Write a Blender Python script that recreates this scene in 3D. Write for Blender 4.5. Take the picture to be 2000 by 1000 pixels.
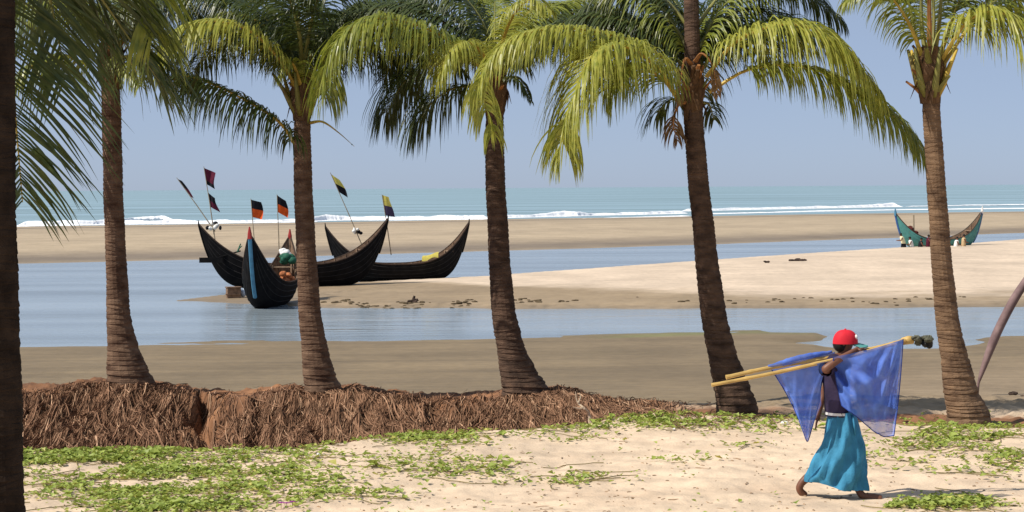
import bpy, bmesh, math, random
import numpy as np
from mathutils import Vector, Matrix

# ------------------------------------------------------------------ clear
for o in list(bpy.data.objects): bpy.data.objects.remove(o)
scene = bpy.context.scene
COL = scene.collection
R = math.radians

# ------------------------------------------------------------------ camera
CAM_H = 3.0; FPX = 4000.0
PITCH = math.atan(133/4000); ROLL = 0.0067
fw = Vector((0, math.cos(PITCH), -math.sin(PITCH)))
right0 = Vector((1, 0, 0)); up0 = right0.cross(fw)
rt = (right0*math.cos(ROLL) - up0*math.sin(ROLL)).normalized()
up = rt.cross(fw).normalized()
cam_d = bpy.data.cameras.new('camera'); cam = bpy.data.objects.new('camera', cam_d); COL.objects.link(cam)
M = Matrix((rt, up, -fw)).transposed().to_4x4(); M.translation = Vector((0, 0, CAM_H))
cam.matrix_world = M
cam_d.sensor_width = 36; cam_d.lens = FPX/2000*36; cam_d.clip_end = 90000; cam_d.clip_start = 0.1
scene.camera = cam

# ------------------------------------------------------------------ sky, sun, exposure
SUN_EL = 50.0; SUN_DIR_A = 20.0      # light travels towards +x, turned a little away from the camera
w = bpy.data.worlds.new('World'); scene.world = w; w.use_nodes = True
nt = w.node_tree; nt.nodes.clear()
sky = nt.nodes.new('ShaderNodeTexSky'); sky.sky_type = 'NISHITA'; sky.sun_disc = False
sky.sun_elevation = R(SUN_EL)
sx, sy = -math.cos(R(SUN_DIR_A)), -math.sin(R(SUN_DIR_A))      # horizontal direction to the sun
sky.sun_rotation = math.atan2(sx, sy)
sky.altitude = 0; sky.air_density = 0.4; sky.dust_density = 0.45; sky.ozone_density = 8.0
tint = nt.nodes.new('ShaderNodeMix'); tint.data_type = 'RGBA'; tint.blend_type = 'MULTIPLY'; tint.inputs[0].default_value = 1
tint.inputs[7].default_value = (1.10, 0.86, 0.76, 1)
bg = nt.nodes.new('ShaderNodeBackground'); bg.inputs[1].default_value = 0.15
wo = nt.nodes.new('ShaderNodeOutputWorld')
nt.links.new(sky.outputs[0], tint.inputs[6]); veil = nt.nodes.new('ShaderNodeMix'); veil.data_type = 'RGBA'; veil.inputs[0].default_value = 0.62; veil.inputs[7].default_value = (2.72, 3.32, 4.22, 1)
nt.links.new(tint.outputs[2], veil.inputs[6]); nt.links.new(veil.outputs[2], bg.inputs[0]); nt.links.new(bg.outputs[0], wo.inputs[0])
sd = bpy.data.lights.new('sun', 'SUN'); sd.energy = 5.0; sd.angle = R(0.5); sd.color = (1.0, 0.94, 0.85)
sun = bpy.data.objects.new('sun', sd); COL.objects.link(sun)
ld = Vector((math.cos(R(SUN_DIR_A))*math.cos(R(SUN_EL)), math.sin(R(SUN_DIR_A))*math.cos(R(SUN_EL)), -math.sin(R(SUN_EL))))
sun.rotation_euler = ld.to_track_quat('-Z', 'Y').to_euler()
sun.location = (-20, -8, 30)
vs = scene.view_settings; vs.view_transform = 'Standard'; vs.look = 'None'; vs.gamma = 1; vs.exposure = 0.02
vs.use_curve_mapping = False
scene.render.engine = 'CYCLES'
scene.cycles.max_bounces = 6; scene.cycles.transparent_max_bounces = 12

# ------------------------------------------------------------------ helpers
def at(px, py, Y):
    d = fw + rt*((px-1000)/FPX) - up*((py-500)/FPX)
    k = Y/d.y
    return Vector((d.x*k, Y, CAM_H + d.z*k))
def on(px, py, z):
    d = fw + rt*((px-1000)/FPX) - up*((py-500)/FPX)
    k = (z-CAM_H)/d.z
    return Vector((d.x*k, d.y*k, z))
def project(p):
    v = Vector(p) - Vector((0, 0, CAM_H)); dz = v.dot(fw)
    return 1000 + v.dot(rt)/dz*FPX, 500 - v.dot(up)/dz*FPX
def hz(s): return 373.7 - 0.0067*s

class MB:
    def __init__(s): s.v = []; s.f = []; s.m = []
    def add(s, vs, fs, mi=0):
        b = len(s.v); s.v += [tuple(v) for v in vs]; s.f += [tuple(i+b for i in f) for f in fs]; s.m += [mi]*len(fs)
    def tube(s, pts, rad, n=8, cap=True, mi=0, flat=None):
        pts = [Vector(p) for p in pts]
        if not hasattr(rad, '__len__'): rad = [rad]*len(pts)
        vs = []; prev = None
        for i, p in enumerate(pts):
            t = (pts[min(i+1, len(pts)-1)] - pts[max(i-1, 0)])
            t = t.normalized() if t.length > 1e-9 else Vector((0, 0, 1))
            if prev is None:
                a = Vector((0, 0, 1)) if abs(t.z) < .9 else Vector((1, 0, 0))
                u = t.cross(a).normalized()
            else:
                u = (prev - t*prev.dot(t))
                u = u.normalized() if u.length > 1e-6 else t.orthogonal().normalized()
            prev = u; w_ = t.cross(u)
            k = flat if flat else 1
            for j in range(n):
                a = 2*math.pi*j/n
                vs.append(p + u*(math.cos(a)*rad[i]) + w_*(math.sin(a)*rad[i]*k))
        fs = []
        for i in range(len(pts)-1):
            for j in range(n):
                fs.append((i*n+j, i*n+(j+1) % n, (i+1)*n+(j+1) % n, (i+1)*n+j))
        if cap:
            fs.append(tuple(range(n))[::-1]); fs.append(tuple(range((len(pts)-1)*n, len(pts)*n)))
        s.add(vs, fs, mi)
    def box(s, c, d, rz=0, mi=0, M=None):
        c = Vector(c); vs = []
        for z in (-1, 1):
            for y in (-1, 1):
                for x in (-1, 1):
                    q = Vector((x*d[0]/2, y*d[1]/2, z*d[2]/2))
                    if M: q = M @ q
                    elif rz: q = Matrix.Rotation(rz, 3, 'Z') @ q
                    vs.append(c+q)
        s.add(vs, [(0, 2, 3, 1), (4, 5, 7, 6), (0, 1, 5, 4), (2, 6, 7, 3), (0, 4, 6, 2), (1, 3, 7, 5)], mi)
    def grid(s, rows, closed=False, mi=0):
        n = len(rows[0]); vs = [p for r in rows for p in r]; fs = []
        for i in range(len(rows)-1):
            for j in range(n if closed else n-1):
                fs.append((i*n+j, i*n+(j+1) % n, (i+1)*n+(j+1) % n, (i+1)*n+j))
        s.add(vs, fs, mi)
    def blob(s, c, r, n=10, m=6, jit=0.0, rnd=None, mi=0):
        c = Vector(c); r = r if hasattr(r, '__len__') else (r, r, r)
        rows = []
        for i in range(m+1):
            th = math.pi*i/m; row = []
            for j in range(n):
                ph = 2*math.pi*j/n
                k = 1 + (rnd.uniform(-jit, jit) if rnd and 0 < i < m else 0)
                row.append(c + Vector((math.sin(th)*math.cos(ph)*r[0]*k, math.sin(th)*math.sin(ph)*r[1]*k, math.cos(th)*r[2]*k)))
            rows.append(row)
        s.grid(rows[::-1], True, mi)
    def build(s, name, mat, parent=None, smooth=False, origin=None):
        me = bpy.data.meshes.new(name)
        o0 = Vector(origin) if origin is not None else None
        me.from_pydata([tuple(Vector(v)-o0) for v in s.v] if o0 is not None else s.v, [], s.f)
        mats = mat if isinstance(mat, (list, tuple)) else [mat]
        for m_ in mats: me.materials.append(m_)
        if len(mats) > 1: me.polygons.foreach_set('material_index', s.m)
        if smooth: me.polygons.foreach_set('use_smooth', [True]*len(me.polygons))
        me.update()
        o = bpy.data.objects.new(name, me); COL.objects.link(o)
        if o0 is not None: o.location = o0
        if parent is not None: o.parent = parent
        return o

def tag(o, label=None, cat=None, group=None, kind=None):
    if label: o['label'] = label
    if cat: o['category'] = cat
    if group: o['group'] = group
    if kind: o['kind'] = kind
    return o
def empty(name, loc=(0, 0, 0), rz=0):
    o = bpy.data.objects.new(name, None); COL.objects.link(o); o.location = loc; o.rotation_euler.z = rz
    o.empty_display_size = .1
    return o
def local(root):          # parts built in world coordinates, then parented without moving
    bpy.context.view_layer.update()
    inv = root.matrix_world.inverted()
    for c in root.children:
        if c.get('_w') is None:
            c.matrix_parent_inverse = inv; c['_w'] = 1
    for c in root.children:
        if '_w' in c: del c['_w']

def spline(P, n):
    P = [Vector(p) for p in P]
    Q = [P[0]*2-P[1]] + P + [P[-1]*2-P[-2]]
    out = []
    segs = len(P)-1
    for k in range(n):
        t = k/(n-1)*segs; i = min(int(t), segs-1); u = t-i
        a, b, c, d = Q[i], Q[i+1], Q[i+2], Q[i+3]
        out.append(.5*((2*b)+(c-a)*u+(2*a-5*b+4*c-d)*u*u+(3*b-a-3*c+d)*u**3))
    return out

# value noise (numpy)
def vnoise(x, y, seed=0):
    x = np.asarray(x, float); y = np.asarray(y, float)
    xi = np.floor(x).astype(np.int64); yi = np.floor(y).astype(np.int64); xf = x-xi; yf = y-yi
    def h(a, b):
        n = (a*374761393 + b*668265263 + seed*2147483) & 0x7fffffff
        n = ((n ^ (n >> 13))*1274126177) & 0x7fffffff
        return ((n ^ (n >> 16)) & 0xffff)/65535.0
    u = xf*xf*(3-2*xf); v = yf*yf*(3-2*yf)
    return ((h(xi, yi)*(1-u)+h(xi+1, yi)*u)*(1-v) + (h(xi, yi+1)*(1-u)+h(xi+1, yi+1)*u)*v)*2-1
def fbm(x, y, seed=0, o=3):
    s = 0; a = 1; t = 0
    for i in range(o):
        s = s + a*vnoise(np.asarray(x)*2**i, np.asarray(y)*2**i, seed+i*17); t += a; a *= .5
    return s/t
def sst(a, b, x):
    t = np.clip((x-a)/(b-a), 0, 1); return t*t*(3-2*t)

# ------------------------------------------------------------------ materials
def mat(name, col, rough=.8, spec=.3, var=.25, scale=8, bump=0., bscale=None, col2=None, stretch=None, trans=0., coords='Object', metallic=0):
    m = bpy.data.materials.new(name); m.use_nodes = True; n = m.node_tree; N = n.nodes; L = n.links
    b = N['Principled BSDF']; b.inputs['Roughness'].default_value = rough; b.inputs['Specular IOR Level'].default_value = spec
    b.inputs['Metallic'].default_value = metallic
    tc = N.new('ShaderNodeTexCoord'); mp = N.new('ShaderNodeMapping'); L.new(tc.outputs[coords], mp.inputs[0])
    if stretch: mp.inputs['Scale'].default_value = stretch
    ns = N.new('ShaderNodeTexNoise'); ns.inputs['Scale'].default_value = scale; ns.inputs['Detail'].default_value = 5
    L.new(mp.outputs[0], ns.inputs[0])
    rp = N.new('ShaderNodeValToRGB'); rp.color_ramp.elements[0].position = .3; rp.color_ramp.elements[1].position = .7
    c = Vector(col[:3]); c2 = Vector(col2[:3]) if col2 else c*(1+var)
    c1 = c*(1-var) if not col2 else c
    rp.color_ramp.elements[0].color = (*c1, 1); rp.color_ramp.elements[1].color = (*c2, 1)
    L.new(ns.outputs[0], rp.inputs[0]); L.new(rp.outputs[0], b.inputs['Base Color'])
    if bump:
        n2 = N.new('ShaderNodeTexNoise'); n2.inputs['Scale'].default_value = bscale or scale*3; n2.inputs['Detail'].default_value = 6
        L.new(mp.outputs[0], n2.inputs[0])
        bp = N.new('ShaderNodeBump'); bp.inputs['Strength'].default_value = bump; bp.inputs['Distance'].default_value = .02
        L.new(n2.outputs[0], bp.inputs['Height']); L.new(bp.outputs[0], b.inputs['Normal'])
    if trans:
        tr = N.new('ShaderNodeBsdfTranslucent'); L.new(rp.outputs[0], tr.inputs[0])
        mx = N.new('ShaderNodeMixShader'); mx.inputs[0].default_value = trans
        out = N['Material Output']; L.new(b.outputs[0], mx.inputs[1]); L.new(tr.outputs[0], mx.inputs[2]); L.new(mx.outputs[0], out.inputs[0])
    return m

def ground_material():
    m = bpy.data.materials.new('sand_ground'); m.use_nodes = True; n = m.node_tree; N = n.nodes; L = n.links
    b = N['Principled BSDF']; b.inputs['Specular IOR Level'].default_value = .25
    at_ = N.new('ShaderNodeAttribute'); at_.attribute_name = 'zone'
    wt = N.new('ShaderNodeAttribute'); wt.attribute_name = 'wet'
    tc = N.new('ShaderNodeTexCoord')
    def noise(scale, det, st=None):
        x = N.new('ShaderNodeTexNoise'); x.inputs['Scale'].default_value = scale; x.inputs['Detail'].default_value = det
        mp = N.new('ShaderNodeMapping'); L.new(tc.outputs['Object'], mp.inputs[0])
        if st: mp.inputs['Scale'].default_value = st
        L.new(mp.outputs[0], x.inputs[0]); return x
    def rng(x, lo, hi):
        r = N.new('ShaderNodeMapRange'); L.new(x.outputs[0], r.inputs[0]); r.inputs[1].default_value = .25; r.inputs[2].default_value = .75
        r.inputs[3].default_value = lo; r.inputs[4].default_value = hi; return r
    a1 = rng(noise(.35, 5, (1, .7, 1)), .84, 1.14); a2 = rng(noise(3, 6), .86, 1.13); a3 = rng(noise(1.0, 5, (.12, 2.2, 1)), .88, 1.11)
    mu = N.new('ShaderNodeMath'); mu.operation = 'MULTIPLY'; L.new(a1.outputs[0], mu.inputs[0]); L.new(a2.outputs[0], mu.inputs[1])
    mu2 = N.new('ShaderNodeMath'); mu2.operation = 'MULTIPLY'; L.new(mu.outputs[0], mu2.inputs[0]); L.new(a3.outputs[0], mu2.inputs[1])
    vm = N.new('ShaderNodeVectorMath'); vm.operation = 'SCALE'; L.new(at_.outputs['Color'], vm.inputs[0]); L.new(mu2.outputs[0], vm.inputs['Scale'])
    L.new(vm.outputs[0], b.inputs['Base Color'])
    rr = N.new('ShaderNodeMapRange'); L.new(wt.outputs['Fac'], rr.inputs[0]); rr.inputs[3].default_value = .95; rr.inputs[4].default_value = .42
    L.new(rr.outputs[0], b.inputs['Roughness'])
    h1 = noise(5, 6); h2 = noise(38, 5)
    ad = N.new('ShaderNodeMath'); ad.operation = 'MULTIPLY_ADD'; L.new(h2.outputs[0], ad.inputs[0]); ad.inputs[1].default_value = .3; L.new(h1.outputs[0], ad.inputs[2])
    bp = N.new('ShaderNodeBump'); bp.inputs['Distance'].default_value = .07
    br = N.new('ShaderNodeMapRange'); L.new(wt.outputs['Fac'], br.inputs[0]); br.inputs[3].default_value = .38; br.inputs[4].default_value = .12
    L.new(br.outputs[0], bp.inputs['Strength'])
    L.new(ad.outputs[0], bp.inputs['Height']); L.new(bp.outputs[0], b.inputs['Normal'])
    return m

def water_material(name, col, rough, bump, sc, spec=.5, stretch=(1, 1, 1), dist=.1):
    m = bpy.data.materials.new(name); m.use_nodes = True; n = m.node_tree; N = n.nodes; L = n.links
    b = N['Principled BSDF']; b.inputs['Roughness'].default_value = rough; b.inputs['Specular IOR Level'].default_value = spec
    b.inputs['IOR'].default_value = 1.33
    tc = N.new('ShaderNodeTexCoord')
    def nz(scale, st, det=5):
        mp = N.new('ShaderNodeMapping'); mp.inputs['Scale'].default_value = st; L.new(tc.outputs['Object'], mp.inputs[0])
        x = N.new('ShaderNodeTexNoise'); x.inputs['Scale'].default_value = scale; x.inputs['Detail'].default_value = det; L.new(mp.outputs[0], x.inputs[0]); return x
    x = nz(sc, stretch); x3 = nz(sc*.22, stretch, 4); x2 = nz(sc*.12, (stretch[0]*.4, stretch[1], 1), 6)
    rp = N.new('ShaderNodeValToRGB'); c = Vector(col)
    rp.color_ramp.elements[0].position = .32; rp.color_ramp.elements[1].position = .68
    rp.color_ramp.elements[0].color = (*(c*.72), 1); rp.color_ramp.elements[1].color = (*(c*1.22), 1)
    L.new(x2.outputs[0], rp.inputs[0]); L.new(rp.outputs[0], b.inputs['Base Color'])
    rr = N.new('ShaderNodeMapRange'); L.new(x2.outputs[0], rr.inputs[0]); rr.inputs[1].default_value = .35; rr.inputs[2].default_value = .65
    rr.inputs[3].default_value = rough*1.5; rr.inputs[4].default_value = rough*.6; L.new(rr.outputs[0], b.inputs['Roughness'])
    ad = N.new('ShaderNodeMath'); ad.operation = 'MULTIPLY_ADD'; L.new(x3.outputs[0], ad.inputs[0]); ad.inputs[1].default_value = 2.2; L.new(x.outputs[0], ad.inputs[2])
    bp = N.new('ShaderNodeBump'); bp.inputs['Strength'].default_value = bump; bp.inputs['Distance'].default_value = dist
    L.new(ad.outputs[0], bp.inputs['Height']); L.new(bp.outputs[0], b.inputs['Normal'])
    return m

MT = {}
MT['ground'] = ground_material()
MT['lagoon'] = water_material('lagoon_water', (.27, .32, .35), .13, .55, 1.1, .5, (.4, 1.8, 1), .16)
MT['sea'] = water_material('sea_water', (.235, .338, .385), .5, .5, .25, .3, (.3, 1.2, 1), .4)
MT['foam'] = mat('sea_foam', (.88, .89, .90), .9, .1, .12, 1.0, bump=.6, bscale=2)
MT['trunk'] = mat('palm_bark', (.075, .040, .025), .9, .15, .3, 4, bump=.7, bscale=45, col2=(.22, .138, .088), stretch=(1, 1, 2.2))
MT['trunk_pale'] = mat('palm_bark_pale', (.095, .056, .034), .9, .15, .3, 4, bump=.7, bscale=45, col2=(.27, .17, .10), stretch=(1, 1, 2.2))
MT['trunk_dark'] = mat('palm_bark_dark', (.045, .028, .020), .9, .15, .3, 5, bump=.7, bscale=45, col2=(.145, .088, .058), stretch=(1, 1, 2.0))
MT['trunk_shaded'] = mat('palm_bark_shaded', (.018, .013, .010), .95, .05, .3, 7, bump=.7, bscale=45, col2=(.045, .031, .022))  # the near trunk's shade is put into this bark colour
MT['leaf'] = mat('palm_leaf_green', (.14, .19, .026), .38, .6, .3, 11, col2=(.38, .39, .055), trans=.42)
MT['leaf_shaded'] = mat('palm_leaf_shaded', (.035, .058, .014), .4, .5, .3, 11, col2=(.10, .125, .024), trans=.35)  # darker leaf copy; shade of near and rear fronds put into the colour
MT['leaf_yellow'] = mat('palm_leaf_yellow', (.26, .30, .038), .42, .5, .3, 11, col2=(.52, .50, .09), trans=.42)
MT['dead'] = mat('palm_leaf_dead', (.13, .075, .035), .85, .1, .3, 11, col2=(.26, .16, .08), trans=.2)
MT['rachis'] = mat('palm_rachis', (.46, .33, .06), .5, .3, .25, 4, trans=0)
MT['rachis_green'] = mat('palm_rachis_green', (.20, .19, .05), .5, .3, .25, 4)
MT['sheath'] = mat('leaf_sheath', (.26, .24, .05), .6, .3, .3, 8, col2=(.16, .10, .04))
MT['petiole'] = mat('petiole_orange', (.34, .15, .05), .7, .2, .35, 6)
MT['fibre'] = mat('crown_fibre', (.13, .075, .04), .95, .1, .45, 14, bump=.9, bscale=40, stretch=(1, 1, .3))
MT['root_pale'] = mat('root_strand_pale', (.46, .29, .18), .9, .1, .35, 6)
MT['root'] = mat('root_strand', (.26, .145, .086), .9, .1, .35, 6)
MT['root_dark'] = mat('root_strand_dark', (.125, .066, .038), .9, .1, .35, 6)
MT['creeper'] = mat('creeper_leaf', (.19, .26, .036), .5, .35, .4, 9, col2=(.42, .48, .10), trans=.25)
MT['runner'] = mat('creeper_runner', (.20, .16, .06), .7, .2, .4, 5)
MT['creeper_yellow'] = mat('creeper_leaf_yellow', (.45, .42, .10), .5, .35, .3, 9, trans=.2)
MT['clod'] = mat('weedy_clod', (.10, .075, .045), .95, .1, .35, 3)
MT['twig'] = mat('dry_twig', (.34, .235, .15), .9, .1, .4, 12)
MT['drift'] = mat('driftwood', (.55, .43, .30), .8, .2, .2, 12, bump=.4)
MT['hull'] = mat('tarred_hull', (.006, .006, .007), .85, .06, .4, 3, bump=.3, bscale=14, col2=(.013, .012, .012))
MT['hull_grey'] = mat('weathered_hull', (.024, .022, .021), .7, .3, .4, 3, bump=.3, bscale=14)
MT['wood'] = mat('boat_wood', (.20, .13, .085), .85, .2, .4, 6, bump=.4, bscale=20)
MT['wood_pale'] = mat('boat_wood_pale', (.34, .24, .16), .85, .2, .35, 6, bump=.4, bscale=20)
MT['wood_dark'] = mat('boat_wood_dark', (.06, .04, .03), .85, .2, .35, 6, bump=.4, bscale=20)
MT['teal'] = mat('teal_paint', (.07, .24, .22), .6, .35, .2, 4)
MT['bluep'] = mat('blue_paint', (.03, .10, .28), .5, .4, .2, 5)
MT['ltblue'] = mat('light_blue_paint', (.06, .20, .31), .5, .4, .15, 5)
MT['red'] = mat('red_paint', (.34, .03, .025), .55, .3, .15, 6)
MT['white'] = mat('white_float', (.75, .74, .70), .7, .3, .12, 10)
MT['black'] = mat('black_cloth', (.014, .014, .018), .8, .1, .3, 10)
MT['maroon'] = mat('maroon_cloth', (.12, .02, .04), .85, .1, .2, 10, trans=.3)
MT['orange'] = mat('orange_cloth', (.75, .11, .02), .8, .1, .15, 10, trans=.3)
MT['yellow'] = mat('yellow_cloth', (.60, .52, .12), .8, .1, .15, 10, trans=.3)
MT['purple'] = mat('purple_cloth', (.06, .045, .09), .8, .1, .2, 10, trans=.2)
MT['green'] = mat('green_tarp', (.02, .10, .06), .7, .2, .2, 10)
MT['bamboo'] = mat('bamboo', (.55, .36, .11), .5, .4, .22, 6, stretch=(1, 1, 1))
MT['bamboo_dull'] = mat('bamboo_dull', (.30, .24, .16), .7, .3, .3, 6)
MT['skin'] = mat('skin', (.16, .065, .035), .5, .4, .15, 10)
MT['shirt'] = mat('navy_shirt', (.035, .026, .055), .85, .15, .3, 6, bump=.3, bscale=30)
MT['sarong'] = mat('teal_sarong', (.046, .225, .37), .75, .2, .22, 9, bump=.2, bscale=60)
MT['cap'] = mat('red_cap', (.62, .02, .035), .7, .2, .1, 10)
MT['visor'] = mat('teal_visor', (.10, .33, .30), .7, .2, .1, 10)
MT['hair'] = mat('black_hair', (.01, .009, .008), .6, .3, .2, 20)
MT['bundle'] = mat('net_bundle', (.10, .10, .07), .9, .1, .4, 20, bump=.8, bscale=50)
MT['tan'] = mat('tan_cloth', (.50, .36, .20), .85, .1, .15, 10)
MT['cream'] = mat('cream_cloth', (.72, .66, .42), .85, .1, .1, 10)
MT['timber'] = mat('weathered_timber', (.13, .08, .078), .75, .3, .3, 4, bump=.5, bscale=12, col2=(.25, .165, .155))
MT['flower'] = mat('purple_flower', (.35, .05, .32), .6, .2, .2, 10, trans=.3)

# ------------------------------------------------------------------ terrain
ZW = -2.0
TREES = [(255, 745), (630, 757), (1025, 760), (1437, 786), (1892, 803)]
TS = np.array([-400, 255, 630, 1025, 1437, 1892, 2600.]); TY = np.array([32.8, 32.3, 31.1, 30.5, 28.2, 27.1, 26.0])
def I(s, xs, ys): return np.interp(s, xs, ys)
EDGE_S = [-400, 0, 300, 560, 700, 800, 1000, 1150, 1300, 1400, 2400]
EDGE_P = [892, 888, 886, 880, 863, 853, 843, 832, 812, 802, 790]
def zfun(x, y):
    x = np.asarray(x, float); y = np.asarray(y, float)
    yy = np.maximum(y, 16.0)
    s = np.clip(1000 + x/yy*4000, -400, 2400)
    h0 = 373.7-0.0067*s
    yt = I(s, TS, TY)
    edge = 12000/(I(s, EDGE_S, EDGE_P)-h0) + .15*fbm(x*1.3, y*0+3, 5)
    depth = I(s, [-400, 0, 700, 950, 1150, 1300, 1420], [.85, .85, .8, .72, .55, .3, 0.0])
    # dune
    zd = .05*fbm(x*.5, y*.5, 1) + .018*fbm(x*2.2, y*2.2, 2) + .02*fbm(x*5, y*5, 6) - .03*np.clip(vnoise(x*4.3, y*3.1, 7)-.45, 0, 1)
    bumps = np.maximum(0, vnoise(x*3.1, y*3.1, 9))**2*.03
    # trench and root ledge
    nf = .22*fbm(x*.9, y*0+1, 21) + .05*vnoise(x*9, y*0, 22)
    notch = np.exp(-((s-388-14*vnoise(y*1.7, x*0, 23)-6*vnoise(y*6, x*0, 24))/(14.+5*vnoise(y*3, x*0, 25)))**2)*1.7 + np.exp(-((s-845)/16.)**2)*.35 + np.exp(-((s-1262)/20.)**2)*.5 + .3*np.exp(-((s-500)/10.)**2)
    foot = yt-3.1+nf+notch*.9; rim = yt-.55+nf*.7+notch
    mound = sum(.13*np.exp(-(((s-a)/w_)**2)) for a, w_ in ((225, 100.), (560, 60.), (690, 60.), (1060, 80.))) - .20 + .08*np.exp(-((s-1130)/60.)**2)
    ledge = mound + .05*fbm(x*1.6, y*1.6, 31) + .03*vnoise(x*7, y*7, 32) + .015*vnoise(x*19, y*19, 35)
    tr = sst(edge, edge+1.0, y)*np.cos(np.clip((y-foot)/(rim-foot), 0, 1)*math.pi/2)
    lf = np.clip((y-foot)/(rim-foot), 0, 1)
    groove = (.12*fbm(x*2.3, y*1.7, 37) - .10*np.clip(vnoise(x*4.5, y*2.6, 38)-.35, 0, 1) + .06*vnoise(x*7, y*3, 33) + .05*vnoise(x*15+y*4, y*6, 34) + .03*vnoise(x*25, y*14, 36))*np.clip(4*lf*(1-lf)+.35*(lf > 0), 0, 1)*np.clip(depth/.5, 0, 1)
    z = zd + bumps - depth*tr + groove
    onl = sst(0.4, 1.0, lf)
    z = z + (ledge - zd*.5)*onl
    # back slope to the mud flat
    back = yt+.9+.3*fbm(x*.6, y*0+7, 41)
    yw = I(s, [-400, 0, 300, 700, 1000, 1350, 1480, 1590, 1610, 1660, 2400], [65.5, 66, 67, 67.6, 68.5, 70.6, 71.2, 70.2, 68, 66.4, 66.5])
    mud = ZW + .02*(yw-y) + .04*fbm(x*.06, y*.5, 51, 3) + .006*fbm(x*1.2, y*1.2, 52)
    inlet = np.exp(-(((s-1745)/150.)**4))*np.exp(-(((y-64.6)/2.2)**2))*.16 + np.exp(-(((s-1590)/70.)**2))*np.exp(-(((y-64.9)/.9)**2))*.13
    mud = mud - inlet
    wdt = I(s, [-400, 1250, 1600, 2400], [3.2, 3.5, 16, 17])
    k = sst(0, 1, (y-back)/wdt)
    z = np.where(y > back, z*(1-k)+mud*k, z)
    # underwater then sandbar
    yn = I(s, [-400, 300, 340, 430, 620, 1000, 1500, 2400], [93, 93, 91.8, 89, 85.6, 84, 83, 82]) + .5*fbm(x*.35, y*0+2, 61)
    yf = I(s, [-400, 300, 340, 440, 620, 780, 950, 1200, 1500, 1880, 2000, 2400], [92, 92, 92.6, 97, 105, 108, 111, 118.5, 129.5, 148, 158, 185])
    hh = I(s, [-400, 290, 345, 480, 620, 950, 1500, 2000, 2400], [-.4, -.3, .03, .09, .14, .27, .62, .82, .9])
    v = (y-yn)/np.maximum(yf-yn, .5)
    scarp = .13*sst(0, .8, y-yn-1.0-.7*fbm(x*.5, y*0+5, 62))*I(s, [560, 640, 1350, 1500], [0, 1, 1, .6])
    prof = hh*(.15*sst(0, .06, v)+.85*sst(.02, .9, v))
    bar = ZW + .0 + scarp*(1-sst(.2, .7, v)) + prof + .012*fbm(x*.7, y*.7, 63) - .02
    bar = np.where(v < 0, ZW-.02+v*.6-.02, bar)
    dv = np.maximum(0, y-yf); bar = bar - np.minimum(dv*.12, .9)
    bar = np.maximum(bar, ZW-.6)
    kb = sst(76, 80, y)
    z = np.where(y > 72, np.maximum(np.where(y < 80, np.maximum(mud, ZW-.6), -9), bar), z)
    # far sand flat
    fn = I(s, [-400, 50, 400, 1000, 1400, 1740, 2000, 2400], [138, 141, 147, 163, 176, 194, 211, 240]) + 1.5*fbm(x*.06, y*0, 71)
    fs = I(s, [-400, 50, 500, 1000, 1500, 2000, 2400], [285, 292, 306, 329, 356, 382, 405]) + 3*fbm(x*.03, y*0, 72)
    q = (y-fn)/(fs-fn)
    far = ZW + .42*np.clip(1-np.abs(2*q-1)**2.2, -3, 1) + .02*fbm(x*.03, y*.1, 73) - .005
    far = np.where((q > -.3), far, -9)
    z = np.where(y > 125, np.maximum(z, np.maximum(far, ZW-1.2)), z)
    return z, dict(s=s, edge=edge, lf=lf, tr=tr, yt=yt, back=back, yw=yw, v=v, q=q, depth=depth, foot=foot, rim=rim, hh=hh)
def zg(x, y): return float(zfun(np.array([x]), np.array([y]))[0][0])

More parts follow.
